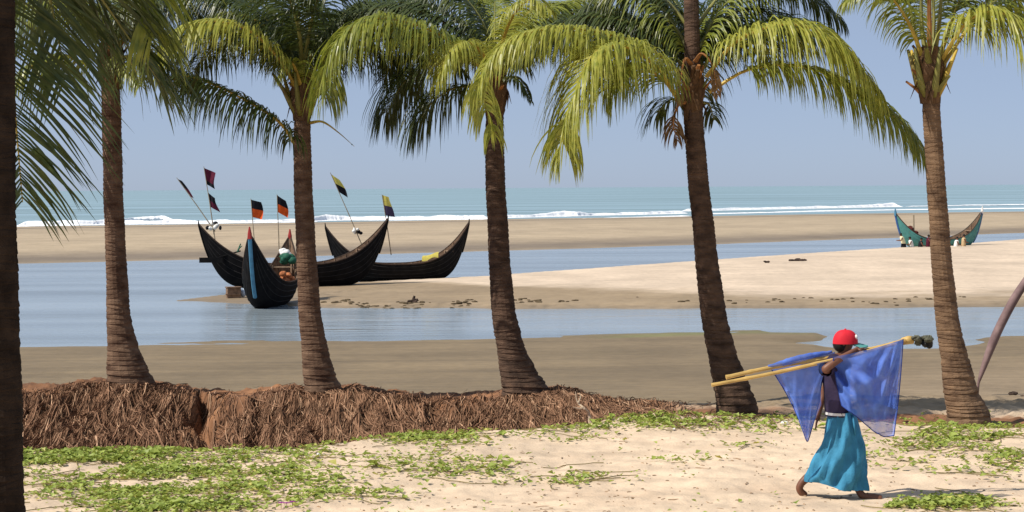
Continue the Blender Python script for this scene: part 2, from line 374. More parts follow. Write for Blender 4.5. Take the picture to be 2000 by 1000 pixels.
def build_ground():
    uc = np.concatenate([[-3, -1.6, -.9, -.6, -.45, -.38], np.linspace(-.33, .33, 560), [.38, .45, .6, .9, 1.6, 3]])
    ys = np.concatenate([np.arange(-30, 17, 2.0), np.arange(17, 34.2, .06), np.arange(34.2, 40, .2), np.arange(40, 76, .25), np.arange(76, 160, .6), np.arange(160, 440, 2.2), np.arange(440, 700, 30.)])
    Y, U = np.meshgrid(ys, uc, indexing='ij')
    X = U*np.maximum(Y, 16)
    Z, d = zfun(X, Y)
    nr, nc = X.shape
    co = np.stack([X, Y, Z], -1).reshape(-1, 3)
    idx = np.arange(nr*nc).reshape(nr, nc)
    q = np.stack([idx[:-1, :-1], idx[:-1, 1:], idx[1:, 1:], idx[1:, :-1]], -1).reshape(-1, 4)
    me = bpy.data.meshes.new('ground')
    me.vertices.add(len(co)); me.vertices.foreach_set('co', co.ravel())
    me.loops.add(q.size); me.loops.foreach_set('vertex_index', q.ravel().astype(np.int32))
    me.polygons.add(len(q)); me.polygons.foreach_set('loop_start', np.arange(0, q.size, 4, dtype=np.int32))
    me.polygons.foreach_set('loop_total', np.full(len(q), 4, dtype=np.int32))
    me.update(calc_edges=True)
    me.polygons.foreach_set('use_smooth', np.ones(len(q), dtype=bool))
    # zone colours: what the ground is made of
    def C(*c): return np.array(c)[None, None, :]*.91
    dry = C(.72, .555, .39); bright = C(.655, .52, .385); mud = C(.225, .165, .092); farsand = C(.47, .37, .25); wetc = C(.20, .155, .11)
    soil = C(.12, .058, .032); soil2 = C(.32, .155, .075)
    def mix(a, b, k): return a*(1-k[..., None])+b*k[..., None]
    s = d['s']; n1 = fbm(X*1.5, Y*1.5, 81)[...]; n2 = fbm(X*.5, Y*.9, 82)
    col = np.broadcast_to(dry, X.shape+(3,)).copy()
    # soil on the root ledge
    kl = sst(-.5, .15, (Y-(d['edge']+.55))+n1*.25) * I(s, [1280, 1420], [1, 0])
    ring = np.zeros_like(X)
    for (a, b) in TREES[3:]:
        p = on(a, b, 0); ring = np.maximum(ring, np.exp(-(((X-p.x)/1.05)**2+((Y-p.y-.2)/1.5)**2)**1.5))
    strip = sst(1560, 1700, s)*np.exp(-((Y-(d['yt']+.1))/1.0)**4)
    kl = np.maximum(kl, np.clip((ring+strip*.75)*1.15+n1*.25, 0, 1))
    so = soil + (soil2-soil)*np.clip(.4+.7*n1+.5*vnoise(X*9, Y*9, 87)+.3*vnoise(X*20, Y*20, 88)+.15*(d['lf'] >= 1), 0, 1)[..., None]
    col = mix(col, so, kl)
    # mud behind
    km = sst(.2, 2.2, Y-d['back']+n2*.6)
    mudv = mud*(1+.16*fbm(X*.10, Y*.9, 83)[..., None]); 
    warm = sst(1500, 1900, s)*(1-sst(40, 66, Y))
    mudv = mix(mudv, C(.33, .25, .165)*np.ones_like(mudv), warm*.8)
    gr = np.clip(fbm(X*.07, Y*.5, 84)*1.6-.1, 0, 1)*sst(1000, 1350, s)*sst(55, 66, Y)*.6
    mudv = mix(mudv, C(.17, .165, .07)*np.ones_like(mudv), gr)
    alg = np.exp(-((Y-(d['yw']-1.7-.5*n2))/.9)**2)*sst(1120, 1260, s)*(1-sst(1560, 1620, s))*np.clip(.75+.8*fbm(X*.5, Y*1.2, 90), 0, 1)
    mudv = mix(mudv, C(.20, .205, .075)*np.ones_like(mudv), alg*.8)
    col = mix(col, mudv, km)
    # sandbar
    hv = Z-ZW
    kb = sst(74, 78, Y)
    vb = I(s, [500, 620, 1000, 1300, 1500, 2000], [1.6, 1.2, .55, .25, .14, .10])
    tone = sst(-.09, .09, d['v']-vb+.06*n2+.03*n1)
    bar = mix(np.broadcast_to(C(.33, .245, .152), col.shape), np.broadcast_to(bright, col.shape), tone)
    bar = mix(bar, np.broadcast_to(C(.25, .19, .125), col.shape), (1-sst(.0, .12, hv))*.8)
    clod = np.clip(vnoise(X*4.5, Y*1.5, 85)*1.4+vnoise(X*.7, Y*.5, 89)-.5, 0, 1)*np.exp(-((hv-.09)/.05)**2)*I(s, [560, 700, 1350, 1500], [0, 1, 1, .3])
    bar = mix(bar, np.broadcast_to(C(.13, .10, .06), col.shape), np.clip(clod*.9, 0, .5))
    col = mix(col, bar, kb)
    # far flat
    kf = sst(-.15, -.05, d['q'])*(Y > 128)*(np.clip(d['v'], 0, 3) > 1.02)
    band = .5+.5*fbm(X*.004, d['q']*9, 86)
    fc = mix(np.broadcast_to(farsand, col.shape), np.broadcast_to(C(.30, .235, .165), col.shape), np.clip(band*1.2-.25, 0, 1)*.8)
    wl = np.exp(-((d['q']-.80)/.035)**2) + .9*np.exp(-((d['q']-.05)/.06)**2) + .5*(d['q'] > .9)
    fc = mix(fc, np.broadcast_to(wetc, col.shape), np.clip(wl, 0, 1)*.95)
    col = mix(col, fc, kf)
    wet = np.clip(km*.55*(1-warm)*(1-kb) + kb*(1-kf)*(1-sst(.05, .25, hv))*.7 + kf*np.clip(wl, 0, 1)*.6, 0, 1)
    ca = me.attributes.new('zone', 'FLOAT_COLOR', 'POINT')
    ca.data.foreach_set('color', np.concatenate([col, np.ones(X.shape+(1,))], -1).astype(np.float32).ravel())
    wa = me.attributes.new('wet', 'FLOAT', 'POINT'); wa.data.foreach_set('value', wet.astype(np.float32).ravel())
    me.materials.append(MT['ground'])
    o = bpy.data.objects.new('ground', me); COL.objects.link(o)
    tag(o, 'sandy shore with root ledge, mud flat and sandbars', kind='structure')
build_ground()

# ------------------------------------------------------------------ water
def sheet(name, pts, z, m, label):
    b = MB(); b.add([(x, y, z) for x, y in pts], [tuple(range(len(pts)))])
    return tag(b.build(name, m), label, kind='structure')
sheet('lagoon', [(-900, 40), (900, 40), (900, 340), (104, 300), (0, 250), (-80, 215), (-900, 200)], ZW, MT['lagoon'], 'calm grey blue tidal channel')
sheet('sea', [(-900, 200.02), (-80, 215.02), (0, 250.02), (104, 300.02), (900, 340.02), (40000, 340.02), (40000, 80000), (-40000, 80000), (-40000, 200.02)], ZW-.003, MT['sea'], 'pale teal sea out to the horizon')

# surf: rolling breakers and their wash
def surf(pts, seed, rag=.5, wash=0.0):
    """pts: (px, py at the foot, height in px)"""
    rnd = random.Random(seed)
    px = [p[0] for p in pts]; n = max(24, int((px[-1]-px[0])/2.2))
    b = MB(); rows = []
    for i in range(n):
        s = px[0]+(px[-1]-px[0])*i/(n-1)
        py = np.interp(s, px, [p[1] for p in pts]); h = np.interp(s, px, [p[2] for p in pts])
        e = min(1, i/7, (n-1-i)/7)
        g = on(s, py, ZW); Y = g.y
        nz = float(fbm(np.array([s*.03]), np.array([seed*3.1]), seed, 4)[0])
        n2 = float(vnoise(np.array([s*.33]), np.array([seed*1.7]), seed)[0])
        H = max(.02, h*Y/4000*(1+.8*rag*nz+.08*rag*n2))*e*.8
        D = (1.6+H*2.5)*(1+.4*nz)
        yj = nz*1.2+n2*.2
        x = g.x
        row = [(x, Y-wash*(.6+.5*nz+.3*n2)*e+yj, ZW+.012), (x, Y+yj-.1, ZW+.03+H*.12), (x, Y+yj+D*.06, ZW+.02+H*.55), (x, Y+yj+D*.2, ZW+.02+H*.95), (x, Y+yj+D*.4, ZW+.02+H), (x, Y+yj+D*.9, ZW+.01+H*.5), (x, Y+yj+D*2.2, ZW-.05)]
        rows.append(row)
    b.grid(rows)
    return tag(b.build('surf', MT['foam'], smooth=True), 'white breaking surf along the far shore', kind='structure')
surf([(30, 442, 10), (150, 440, 12), (240, 438, 9), (330, 437, 8), (430, 436, 7), (620, 433, 6)], 1, wash=6)
surf([(215, 433, 3), (260, 431, 7), (320, 430, 10), (345, 430, 4)], 2)
surf([(560, 434, 5), (640, 431, 13), (680, 430, 9), (780, 430, 7), (880, 429, 10), (960, 428, 8)], 3, wash=4)
surf([(600, 438, 2), (900, 435, 3), (1100, 430, 2), (1350, 422, 2)], 4, wash=3)
surf([(940, 427, 6), (1050, 424, 7), (1130, 422, 12), (1160, 421, 5), (1260, 419, 7), (1345, 417, 6)], 5, wash=3)
surf([(1330, 413, 5), (1450, 410, 5), (1600, 407, 5), (1700, 405, 6), (1748, 404, 9), (1765, 404, 3)], 6, wash=2)
surf([(1360, 419, 1.6), (1600, 413, 2), (1770, 410, 1.5), (2050, 407, 2)], 7, wash=2)
surf([(1770, 404, 1.5), (1900, 402, 2.4), (2060, 400, 2)], 8)

# ------------------------------------------------------------------ palms
def trunk_mesh(path, rad, ring=.055, seed=0, n=18):
    """path: list of points bottom to top, rad: radii; ring scars are real steps"""
    rnd = random.Random(seed)
    N_ = 300; P = spline(path, N_)
    R_ = np.interp(np.linspace(0, len(rad)-1, N_), range(len(rad)), rad)
    L_ = [0]
    for i in range(1, N_): L_.append(L_[-1]+(P[i]-P[i-1]).length)
    tot = L_[-1]; rows = []; z = 0
    b = MB()
    def samp(l):
        f = np.interp(l, L_, range(N_)); i = min(int(f), N_-2); u = f-i
        return P[i].lerp(P[i+1], u), R_[i]*(1-u)+R_[i+1]*u
    ph = rnd.uniform(0, 6)
    while z < tot:
        st = ring*rnd.uniform(.65, 1.35)*(1.1-.35*z/tot)
        tilt = rnd.uniform(-.02, .02); ta = rnd.uniform(0, 6.28)
        bulge = rnd.uniform(.008, .032)
        for (dz, k) in ((0, -.02), (.18, bulge), (.75, bulge*.4), (.97, -.02)):
            c, r = samp(min(tot, z+st*dz))
            row = []
            for j in range(n):
                a = 2*math.pi*j/n
                rr = r*(1+k+.035*math.sin(a*2+ph)+.03*math.sin(a*3+z*3)+.02*math.sin(a+z*7)+rnd.uniform(-.012, .012))
                row.append(c+Vector((math.cos(a)*rr, math.sin(a)*rr, tilt*math.cos(a-ta)*2)))
            rows.append(row)
        z += st
    b.grid(rows, True)
    b.add(rows[-1], [tuple(range(n))])
    return b

def frond(name, path, lmax, parent, m_leaf, m_rach, seed, droop=.8, dens=1.0, base=.14, wd=.03, side_bias=0.0, rr=.028, spread=1.0, nseg=6):
    """path: 3-D points from petiole base to tip"""
    rnd = random.Random(seed)
    P = spline(path, 60)
    L_ = [0]
    for i in range(1, 60): L_.append(L_[-1]+(P[i]-P[i-1]).length)
    tot = L_[-1]
    rb = MB()
    idx = list(range(0, 60, 3))+[59]
    rb.tube([P[i] for i in idx], [rr*1.2*(1-.9*(i/59))**1.6+.007*(1-.6*i/59) for i in idx], 6, flat=.7)
    lb = MB()
    nl = int(tot*45*dens)
    for k in range(nl):
        t = base+(1-base)*(k+.5*rnd.random())/nl
        l = t*tot; f = np.interp(l, L_, range(60)); i = min(int(f), 58); u = f-i
        p = P[i].lerp(P[i+1], u); T = (P[i+1]-P[i]).normalized()
        up_ = Vector((0, 0, 1)); S = T.cross(up_)
        if S.length < .25: S = T.cross(Vector((.3, -1, 0)))
        S.normalize(); Nn = S.cross(T).normalized()
        prof = (.55+.45*min(1, (t-base)/.25))*(1 if t < .6 else 1-.62*((t-.6)/.4)**1.3)
        for sg in (-1, 1):
            if rnd.random() < .07: continue
            ln = lmax*1.28*prof*rnd.uniform(.75, 1.1)*(1+side_bias*sg)
            fwd = .35+.55*t+rnd.uniform(-.15, .15)
            d = (S*sg*spread*rnd.uniform(.8, 1.1)+T*fwd+Nn*rnd.uniform(.05, .35)).normalized()
            q = p+Nn*.004; wv = (T*.8-S*sg*.25+Vector((rnd.uniform(-.35, .35),)*3)).normalized()
            rowl = []; seg = ln/nseg
            dr = droop*rnd.uniform(.75, 1.2)
            w0 = wd*rnd.uniform(.75, 1.15)
            for j in range(nseg+1):
                a = j/nseg
                ww = w0*(.45+1.1*a if a < .3 else (1.0*(1-((a-.3)/.7)**1.8)*.82+.04))
                ax = wv-d*wv.dot(d)
                ax = ax.normalized() if ax.length > .05 else d.orthogonal().normalized()
                rowl.append((q-ax*ww*.5, q+ax*ww*.5))
                q = q+d*seg
                d = (d+Vector((rnd.uniform(-.08, .08), rnd.uniform(-.08, .08), -dr*(.42+.5*a)))).normalized()
            b0 = len(lb.v)
            for a_, c_ in rowl: lb.v.append(tuple(a_)); lb.v.append(tuple(c_))
            for j in range(nseg):
                lb.f.append((b0+2*j, b0+2*j+1, b0+2*j+3, b0+2*j+2)); lb.m.append(0)
    o = lb.build('frond', m_leaf, parent)
    rb.build('rachis', m_rach, o)
    return o

def proc_path(c, az, el, L, sag, n=6):
    """arching frond path from the crown"""
    pts = []; p = Vector(c); e = el
    h = Vector((math.cos(az), math.sin(az), 0))
    for i in range(n):
        pts.append(p.copy())
        p = p+(h*math.cos(e)+Vector((0, 0, math.sin(e))))*(L/(n-1))
        e -= sag/(n-1)*(1+.5*i/(n-1))
    return pts

def palm(label, Y, trunk_px, crown_px, m_trunk, fronds, procs, seed, base_sink=.15, stubs=9, roots=None, sheath=0):
    """trunk_px: (px, py, width px) bottom to top"""
    rnd = random.Random(seed)
    b0 = at(trunk_px[0][0], trunk_px[0][1], Y)
    root = empty('palm_tree', b0)
    tag(root, label, 'palm tree', 'palms along the shore')
    pts = []; rad = []
    for (px, py, wpx) in trunk_px:
        pts.append(at(px, py, Y)); rad.append(wpx*Y/4000/2)
    pts.insert(0, pts[0]-Vector((0, 0, base_sink+.25))); rad.insert(0, rad[0]*1.12)
    tb = trunk_mesh(pts, rad, seed=seed)
    tb.build('trunk', m_trunk, root, smooth=False)
    c = at(crown_px[0], crown_px[1], Y)
    # fibrous crown base and old petiole stubs
    fb = MB(); rows = []
    r0 = rad[-1]
    for i in range(9):
        u = i/8; rr = r0*(1.05+.75*math.sin(u*2.4)**1.2)*(1-.3*u)
        row = []
        for j in range(14):
            a = 2*math.pi*j/14; k = rr*(1+rnd.uniform(-.16, .16))
            row.append(c+Vector((math.cos(a)*k, math.sin(a)*k, -.32+u*.75)))
        rows.append(row)
    fb.grid(rows, True); fb.add(rows[-1], [tuple(range(14))])
    fb.build('crown_fibre', MT['fibre'], root)
    for k in range(stubs):
        a = rnd.uniform(0, 6.28); zz = rnd.uniform(-.25, .25); h = Vector((math.cos(a), math.sin(a), 0)); el = rnd.uniform(.75, 1.35)
        ln = rnd.uniform(.14, .36)
        p0 = c+h*r0*.7+Vector((0, 0, zz)); p1 = p0+(h*math.cos(el)+Vector((0, 0, math.sin(el))))*ln*.5; p2 = p1+(h*math.cos(el*.85)+Vector((0, 0, math.sin(el*.85))))*ln*.5
        sb = MB(); sb.tube([p0, p1, p2], [.06, .038, .026], 6, flat=.6)
        sb.build('petiole_stub', MT[('petiole', 'fibre', 'rachis_green', 'fibre')[k % 4]], root)
    for k in range(sheath):    # broad green leaf bases clasping the crown
        a = 2*math.pi*k/sheath+rnd.uniform(-.3, .3)-1.57; h = Vector((math.cos(a), math.sin(a), 0)); e_ = rnd.uniform(.12, .3)
        p0 = c+h*r0*.8+Vector((0, 0, -.22)); sb = MB()
        sb.tube([p0, p0+h*.07+Vector((0, 0, .15)), p0+h*(.09+e_*.3)+Vector((0, 0, .36)), p0+h*(.06+e_)+Vector((0, 0, .62))], [.075, .085, .06, .035], 8, flat=.55)
        sb.build('leaf_sheath', MT[('rachis_green', 'rachis', 'sheath')[k % 3]], root, True)
    for k in range(5):         # ragged fibre strips
        a = rnd.uniform(0, 6.28); h = Vector((math.cos(a), math.sin(a), 0))
        p0 = c+h*r0*1.1+Vector((0, 0, rnd.uniform(-.1, .15)))
        sb = MB(); sb.tube([p0, p0+h*.06+Vector((0, 0, -.1)), p0+h*.09+Vector((rnd.uniform(-.05, .05), 0, -.28))], [.05, .035, .006], 5, flat=.3)
        sb.build('fibre_strip', MT['fibre'], root)
    for k, fr in enumerate(fronds):
        path = [at(px, py, Y+dy) for (px, py, dy) in fr['p']]
        frond('frond', path, fr.get('l', .8), root, MT[fr.get('m', 'leaf')], MT[fr.get('r', 'rachis')], seed*100+k, fr.get('droop', .8), fr.get('dens', 1.0), fr.get('base', .16), fr.get('w', .03), spread=fr.get('spread', 1.0), rr=fr.get('rr', .028))
    for k, (az, el, L, sag, l, m_) in enumerate(procs):
        path = proc_path(c+Vector((0, 0, .15)), R(az), R(el), L, R(sag))
        frond('frond', path, l, root, MT[m_], MT['rachis_green' if m_ != 'leaf_yellow' else 'rachis'], seed*100+50+k, .8, .9)
    if roots: roots(root, b0, seed)
    local(root)
    return root

def hang_roots(n, s0, s1):
    def f(root, b0, seed):
        rnd = random.Random(seed+7); nr = np.random.RandomState(seed+7)
        for m_, cnt in (('root', n), ('root_dark', int(n*.9)), ('root_pale', int(n*.16))):
            xl = (s0-1000)/4000*(b0.y-2); xr = (s1-1000)/4000*(b0.y-2)
            x1 = nr.uniform(xl, xr, cnt); a = nr.beta(2.2, 2.2, cnt); x1 = np.where(nr.uniform(size=cnt) < .45, xl+(xr-xl)*a, x1)
            x0 = b0.x+(x1-b0.x)*nr.uniform(.15, .95, cnt)**.8+nr.normal(0, .55, cnt)
            y0 = b0.y+nr.uniform(-.9, .5, cnt); y1 = b0.y-nr.uniform(2.3, 3.3, cnt)
            st = nr.uniform(-.1, .8, cnt); en = st+nr.uniform(.12, .45, cnt); off = nr.uniform(-.006, .045, cnt); wob = nr.normal(0, .09, cnt); ph = nr.uniform(0, 6, cnt)
            u = st[:, None]+(en-st)[:, None]*np.linspace(0, 1, 7)[None, :]
            X = x0[:, None]+(x1-x0)[:, None]*np.clip(u, 0, 2)+wob[:, None]*np.sin(u*6+ph[:, None]); Yv = y0[:, None]+(y1-y0)[:, None]*u
            Zv = zfun(X, Yv)[0]; Zp = np.pad(Zv, ((0, 0), (1, 1)), 'edge')
            Zs = np.maximum(Zv, .25*Zp[:, :-2]+.5*Zv+.25*Zp[:, 2:])
            b = MB()
            for k in range(cnt):
                r = rnd.uniform(.002, .0075)*(2.0 if rnd.random() < .08 else 1)
                b.tube([Vector((X[k, i], Yv[k, i], Zs[k, i]+off[k])) for i in range(7)], [r, r, r, r*.95, r*.9, r*.7, r*.4], 3, cap=False)
            o = b.build('exposed_roots', MT[m_], root); o['kind'] = 'stuff'
    return f

# palm at the left edge, near the camera
Y0 = 13.5
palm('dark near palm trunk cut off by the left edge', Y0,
     [(5, 1262, 150), (2, 1180, 118), (-2, 1000, 100), (-8, 700, 90), (-12, 400, 84), (-16, 0, 82), (-20, -330, 80)], (-22, -380), MT['trunk_shaded'],
     [dict(p=[(-20, -390, .2), (30, -290, .35), (90, -180, .6), (160, -60, .8), (235, 50, 1.0), (312, 160, 1.1)], l=.85, m='leaf_shaded', r='rachis_green', droop=.35, base=.2, w=.026, spread=.55, dens=.85),
      dict(p=[(-20, -380, .2), (-5, -250, .4), (8, -100, .5), (18, 50, .55), (28, 200, .55), (44, 395, .55)], l=.85, m='leaf_shaded', r='rachis', droop=.16, base=.2, w=.026, spread=.75, dens=.75),
      dict(p=[(-20, -380, .2), (15, -280, .5), (50, -180, .8), (85, -60, 1.0), (110, 60, 1.1), (130, 150, 1.1)], l=.8, m='leaf_shaded', r='rachis_green', droop=.25, base=.2, w=.026, spread=.6, dens=.75),
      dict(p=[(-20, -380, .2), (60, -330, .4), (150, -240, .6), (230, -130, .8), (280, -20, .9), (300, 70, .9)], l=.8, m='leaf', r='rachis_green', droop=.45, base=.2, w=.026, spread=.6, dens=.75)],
     [(100, 50, 2.6, 110, .8, 'leaf'), (200, 45, 2.6, 110, .8, 'leaf'), (150, 65, 2.6, 90, .8, 'leaf'), (260, 55, 2.4, 110, .8, 'leaf'), (30, 70, 2.5, 90, .8, 'leaf'), (205, 30, 2.6, 70, .8, 'leaf'), (215, 60, 2.7, 80, .8, 'leaf'), (230, 40, 2.6, 80, .8, 'leaf'), (190, 55, 2.6, 80, .8, 'leaf'), (245, 60, 2.5, 90, .8, 'leaf'), (220, 75, 2.6, 60, .8, 'leaf')], 1, stubs=5)  # trailing fronds, out of view towards the sun, are added to shade this palm

# second palm from the left
palm('leaning ringed palm on the leftmost root mound', 32.3,
     [(254, 748, 92), (248, 715, 78), (240, 675, 60), (232, 610, 46), (226, 500, 40), (221, 350, 38), (217, 220, 38), (216, 150, 34)], (216, 135), MT['trunk'],
     [dict(p=[(205, 160, 0), (175, 130, -.15), (120, 110, -.3), (60, 130, -.4), (20, 190, -.5)], l=.7, m='leaf', droop=.8),
      dict(p=[(225, 150, 0), (255, 120, .1), (300, 115, .3), (350, 140, .4), (390, 190, .5)], l=.6, m='leaf_shaded', r='rachis_green', droop=.9),
      dict(p=[(225, 130, 0), (245, 60, -.2), (290, 10, -.5), (350, 10, -.8), (400, 60, -1)], l=.75, m='leaf_shaded', r='rachis_green', droop=.9),
      dict(p=[(215, 130, 0), (190, 60, .3), (140, 30, .6), (80, 40, .9), (30, 90, 1.0)], l=.75, m='leaf_shaded', r='rachis_green', droop=.8),
      dict(p=[(220, 120, 0), (240, 110, -.5), (260, 130, -1.0), (275, 170, -1.3)], l=.45, m='leaf', droop=.9)],
     [(80, 55, 2.6, 120, .75, 'leaf'), (120, 70, 2.6, 90, .75, 'leaf_shaded'), (-60, 60, 2.3, 110, .7, 'leaf_shaded'), (0, 68, 2.7, 95, .75, 'leaf_shaded'), (180, 65, 2.6, 100, .75, 'leaf_shaded'), (-120, 62, 2.4, 110, .7, 'leaf'), (40, 80, 2.5, 70, .7, 'leaf')], 2, roots=hang_roots(2300, -60, 376))

# third palm (beside the black boats)
palm('slender straight palm standing in front of the black boats', 31.1,
     [(630, 762, 72), (622, 725, 60), (613, 670, 48), (605, 600, 42), (597, 480, 37), (592, 340, 35), (590, 235, 31)], (590, 195), MT['trunk'],
     [dict(p=[(580, 175, -.1), (545, 115, -.3), (490, 62, -.5), (415, 42, -.7), (345, 65, -.85), (312, 135, -.9)], l=.78, m='leaf_yellow', droop=.95, dens=1.1),
      dict(p=[(578, 285, 0), (545, 238, -.1), (480, 196, -.2), (410, 163, -.3), (358, 148, -.35), (332, 160, -.4)], l=.98, m='leaf_shaded', r='rachis', droop=1.05, base=.02, dens=1.1),
      dict(p=[(605, 150, .1), (640, 70, .3), (690, 20, .5), (750, 10, .7), (800, 50, .9)], l=.8, m='leaf_shaded', r='rachis_green', droop=.9),
      dict(p=[(590, 140, .1), (560, 60, .5), (510, 10, .9), (440, 0, 1.3), (390, 50, 1.5)], l=.85, m='leaf_shaded', r='rachis_green', droop=.9),
      dict(p=[(590, 140, 0), (585, 70, -.3), (570, 10, -.5), (550, -30, -.9), (530, -20, -1.2)], l=.8, m='leaf_shaded', r='rachis_green', droop=.9),
      dict(p=[(592, 140, 0), (605, 60, -.3), (620, 0, -.5), (640, -30, -.8), (650, -10, -1.1)], l=.8, m='leaf_shaded', r='rachis_green', droop=.9),
      dict(p=[(600, 170, .1), (650, 120, .5), (720, 100, .9), (790, 140, 1.2), (830, 210, 1.3)], l=.8, m='leaf_shaded', r='rachis_green', droop=.95),
      dict(p=[(585, 160, .1), (550, 90, .2), (500, 40, .3), (440, 30, .4), (380, 60, .5), (350, 110, .5)], l=.6, m='leaf', droop=.9),
      dict(p=[(590, 180, -.1), (575, 130, -.3), (560, 120, -.4), (545, 150, -.45)], l=.42, m='leaf', droop=.9),
      dict(p=[(605, 240, 0), (630, 238, -.1), (660, 258, -.2), (692, 286, -.3)], l=.10, m='leaf_shaded', r='rachis', dens=.05, base=.93)],
     [(90, 55, 2.7, 120, .8, 'leaf_shaded'), (60, 70, 2.7, 95, .8, 'leaf_shaded'), (130, 68, 2.6, 95, .8, 'leaf_shaded'), (170, 75, 2.6, 85, .8, 'leaf_shaded'), (10, 75, 2.6, 85, .8, 'leaf_shaded'), (100, 80, 2.4, 80, .8, 'leaf_shaded'), (5, 55, 3.0, 110, .8, 'leaf_shaded'), (175, 55, 3.0, 110, .8, 'leaf_shaded'), (40, 58, 3.0, 105, .8, 'leaf'), (150, 50, 2.8, 110, .8, 'leaf_shaded')], 3, roots=hang_roots(2600, 400, 870), stubs=12, sheath=6)

# fourth palm (middle)
palm('leaning palm in the middle with yellowing fronds', 30.5,
     [(1026, 764, 92), (1012, 725, 70), (998, 680, 54), (985, 610, 46), (976, 520, 41), (970, 400, 38), (966, 290, 36), (966, 215, 33)], (967, 185), MT['trunk_dark'],
     [dict(p=[(955, 150, -.1), (900, 95, -.4), (830, 55, -.7), (735, 36, -1.0), (662, 80, -1.2), (632, 190, -1.2)], l=1.0, m='leaf', droop=1.0, dens=1.25),
      dict(p=[(955, 160, -.1), (945, 110, -.5), (915, 83, -.9), (878, 100, -1.2), (852, 165, -1.3)], l=.62, m='leaf_yellow', droop=.95, dens=1.2),
      dict(p=[(960, 150, .1), (920, 110, .3), (850, 120, .6), (790, 160, .8), (755, 220, .9)], l=1.12, m='leaf_shaded', r='rachis_green', droop=.95, dens=1.2),
      dict(p=[(960, 190, 0), (930, 170, .1), (880, 175, .3), (840, 205, .4), (815, 245, .4)], l=.95, m='leaf_shaded', r='rachis_green', droop=.95, dens=1.2),
      dict(p=[(975, 150, .1), (990, 80, .4), (1040, 20, .8), (1110, 10, 1.0), (1180, 50, 1.1)], l=.7, m='leaf', droop=.9),
      dict(p=[(970, 140, .1), (950, 60, .2), (910, 0, .4), (850, -20, .6), (790, 0, .8)], l=.75, m='leaf_shaded', r='rachis_green', droop=.9),
      dict(p=[(980, 160, 0), (1000, 150, -.2), (1020, 165, -.3), (1035, 195, -.35)], l=.25, m='leaf_shaded', r='rachis_green', droop=.9),
      dict(p=[(970, 140, -.1), (985, 70, -.4), (1010, 20, -.7), (1040, 0, -1.0), (1075, 20, -1.2)], l=.45, m='leaf_yellow', droop=.9)],
     [(80, 60, 2.6, 115, .75, 'leaf_shaded'), (110, 75, 2.6, 85, .75, 'leaf'), (160, 68, 2.8, 95, .8, 'leaf_shaded'), (20, 70, 2.6, 90, .75, 'leaf'), (50, 62, 2.6, 105, .75, 'leaf_shaded'), (90, 80, 2.2, 80, .7, 'leaf'), (5, 60, 3.0, 100, .8, 'leaf_shaded'), (172, 60, 3.2, 100, .85, 'leaf_shaded'), (140, 52, 2.8, 110, .8, 'leaf_shaded'), (30, 50, 2.8, 110, .8, 'leaf_shaded')], 4, roots=hang_roots(2400, 820, 1340))

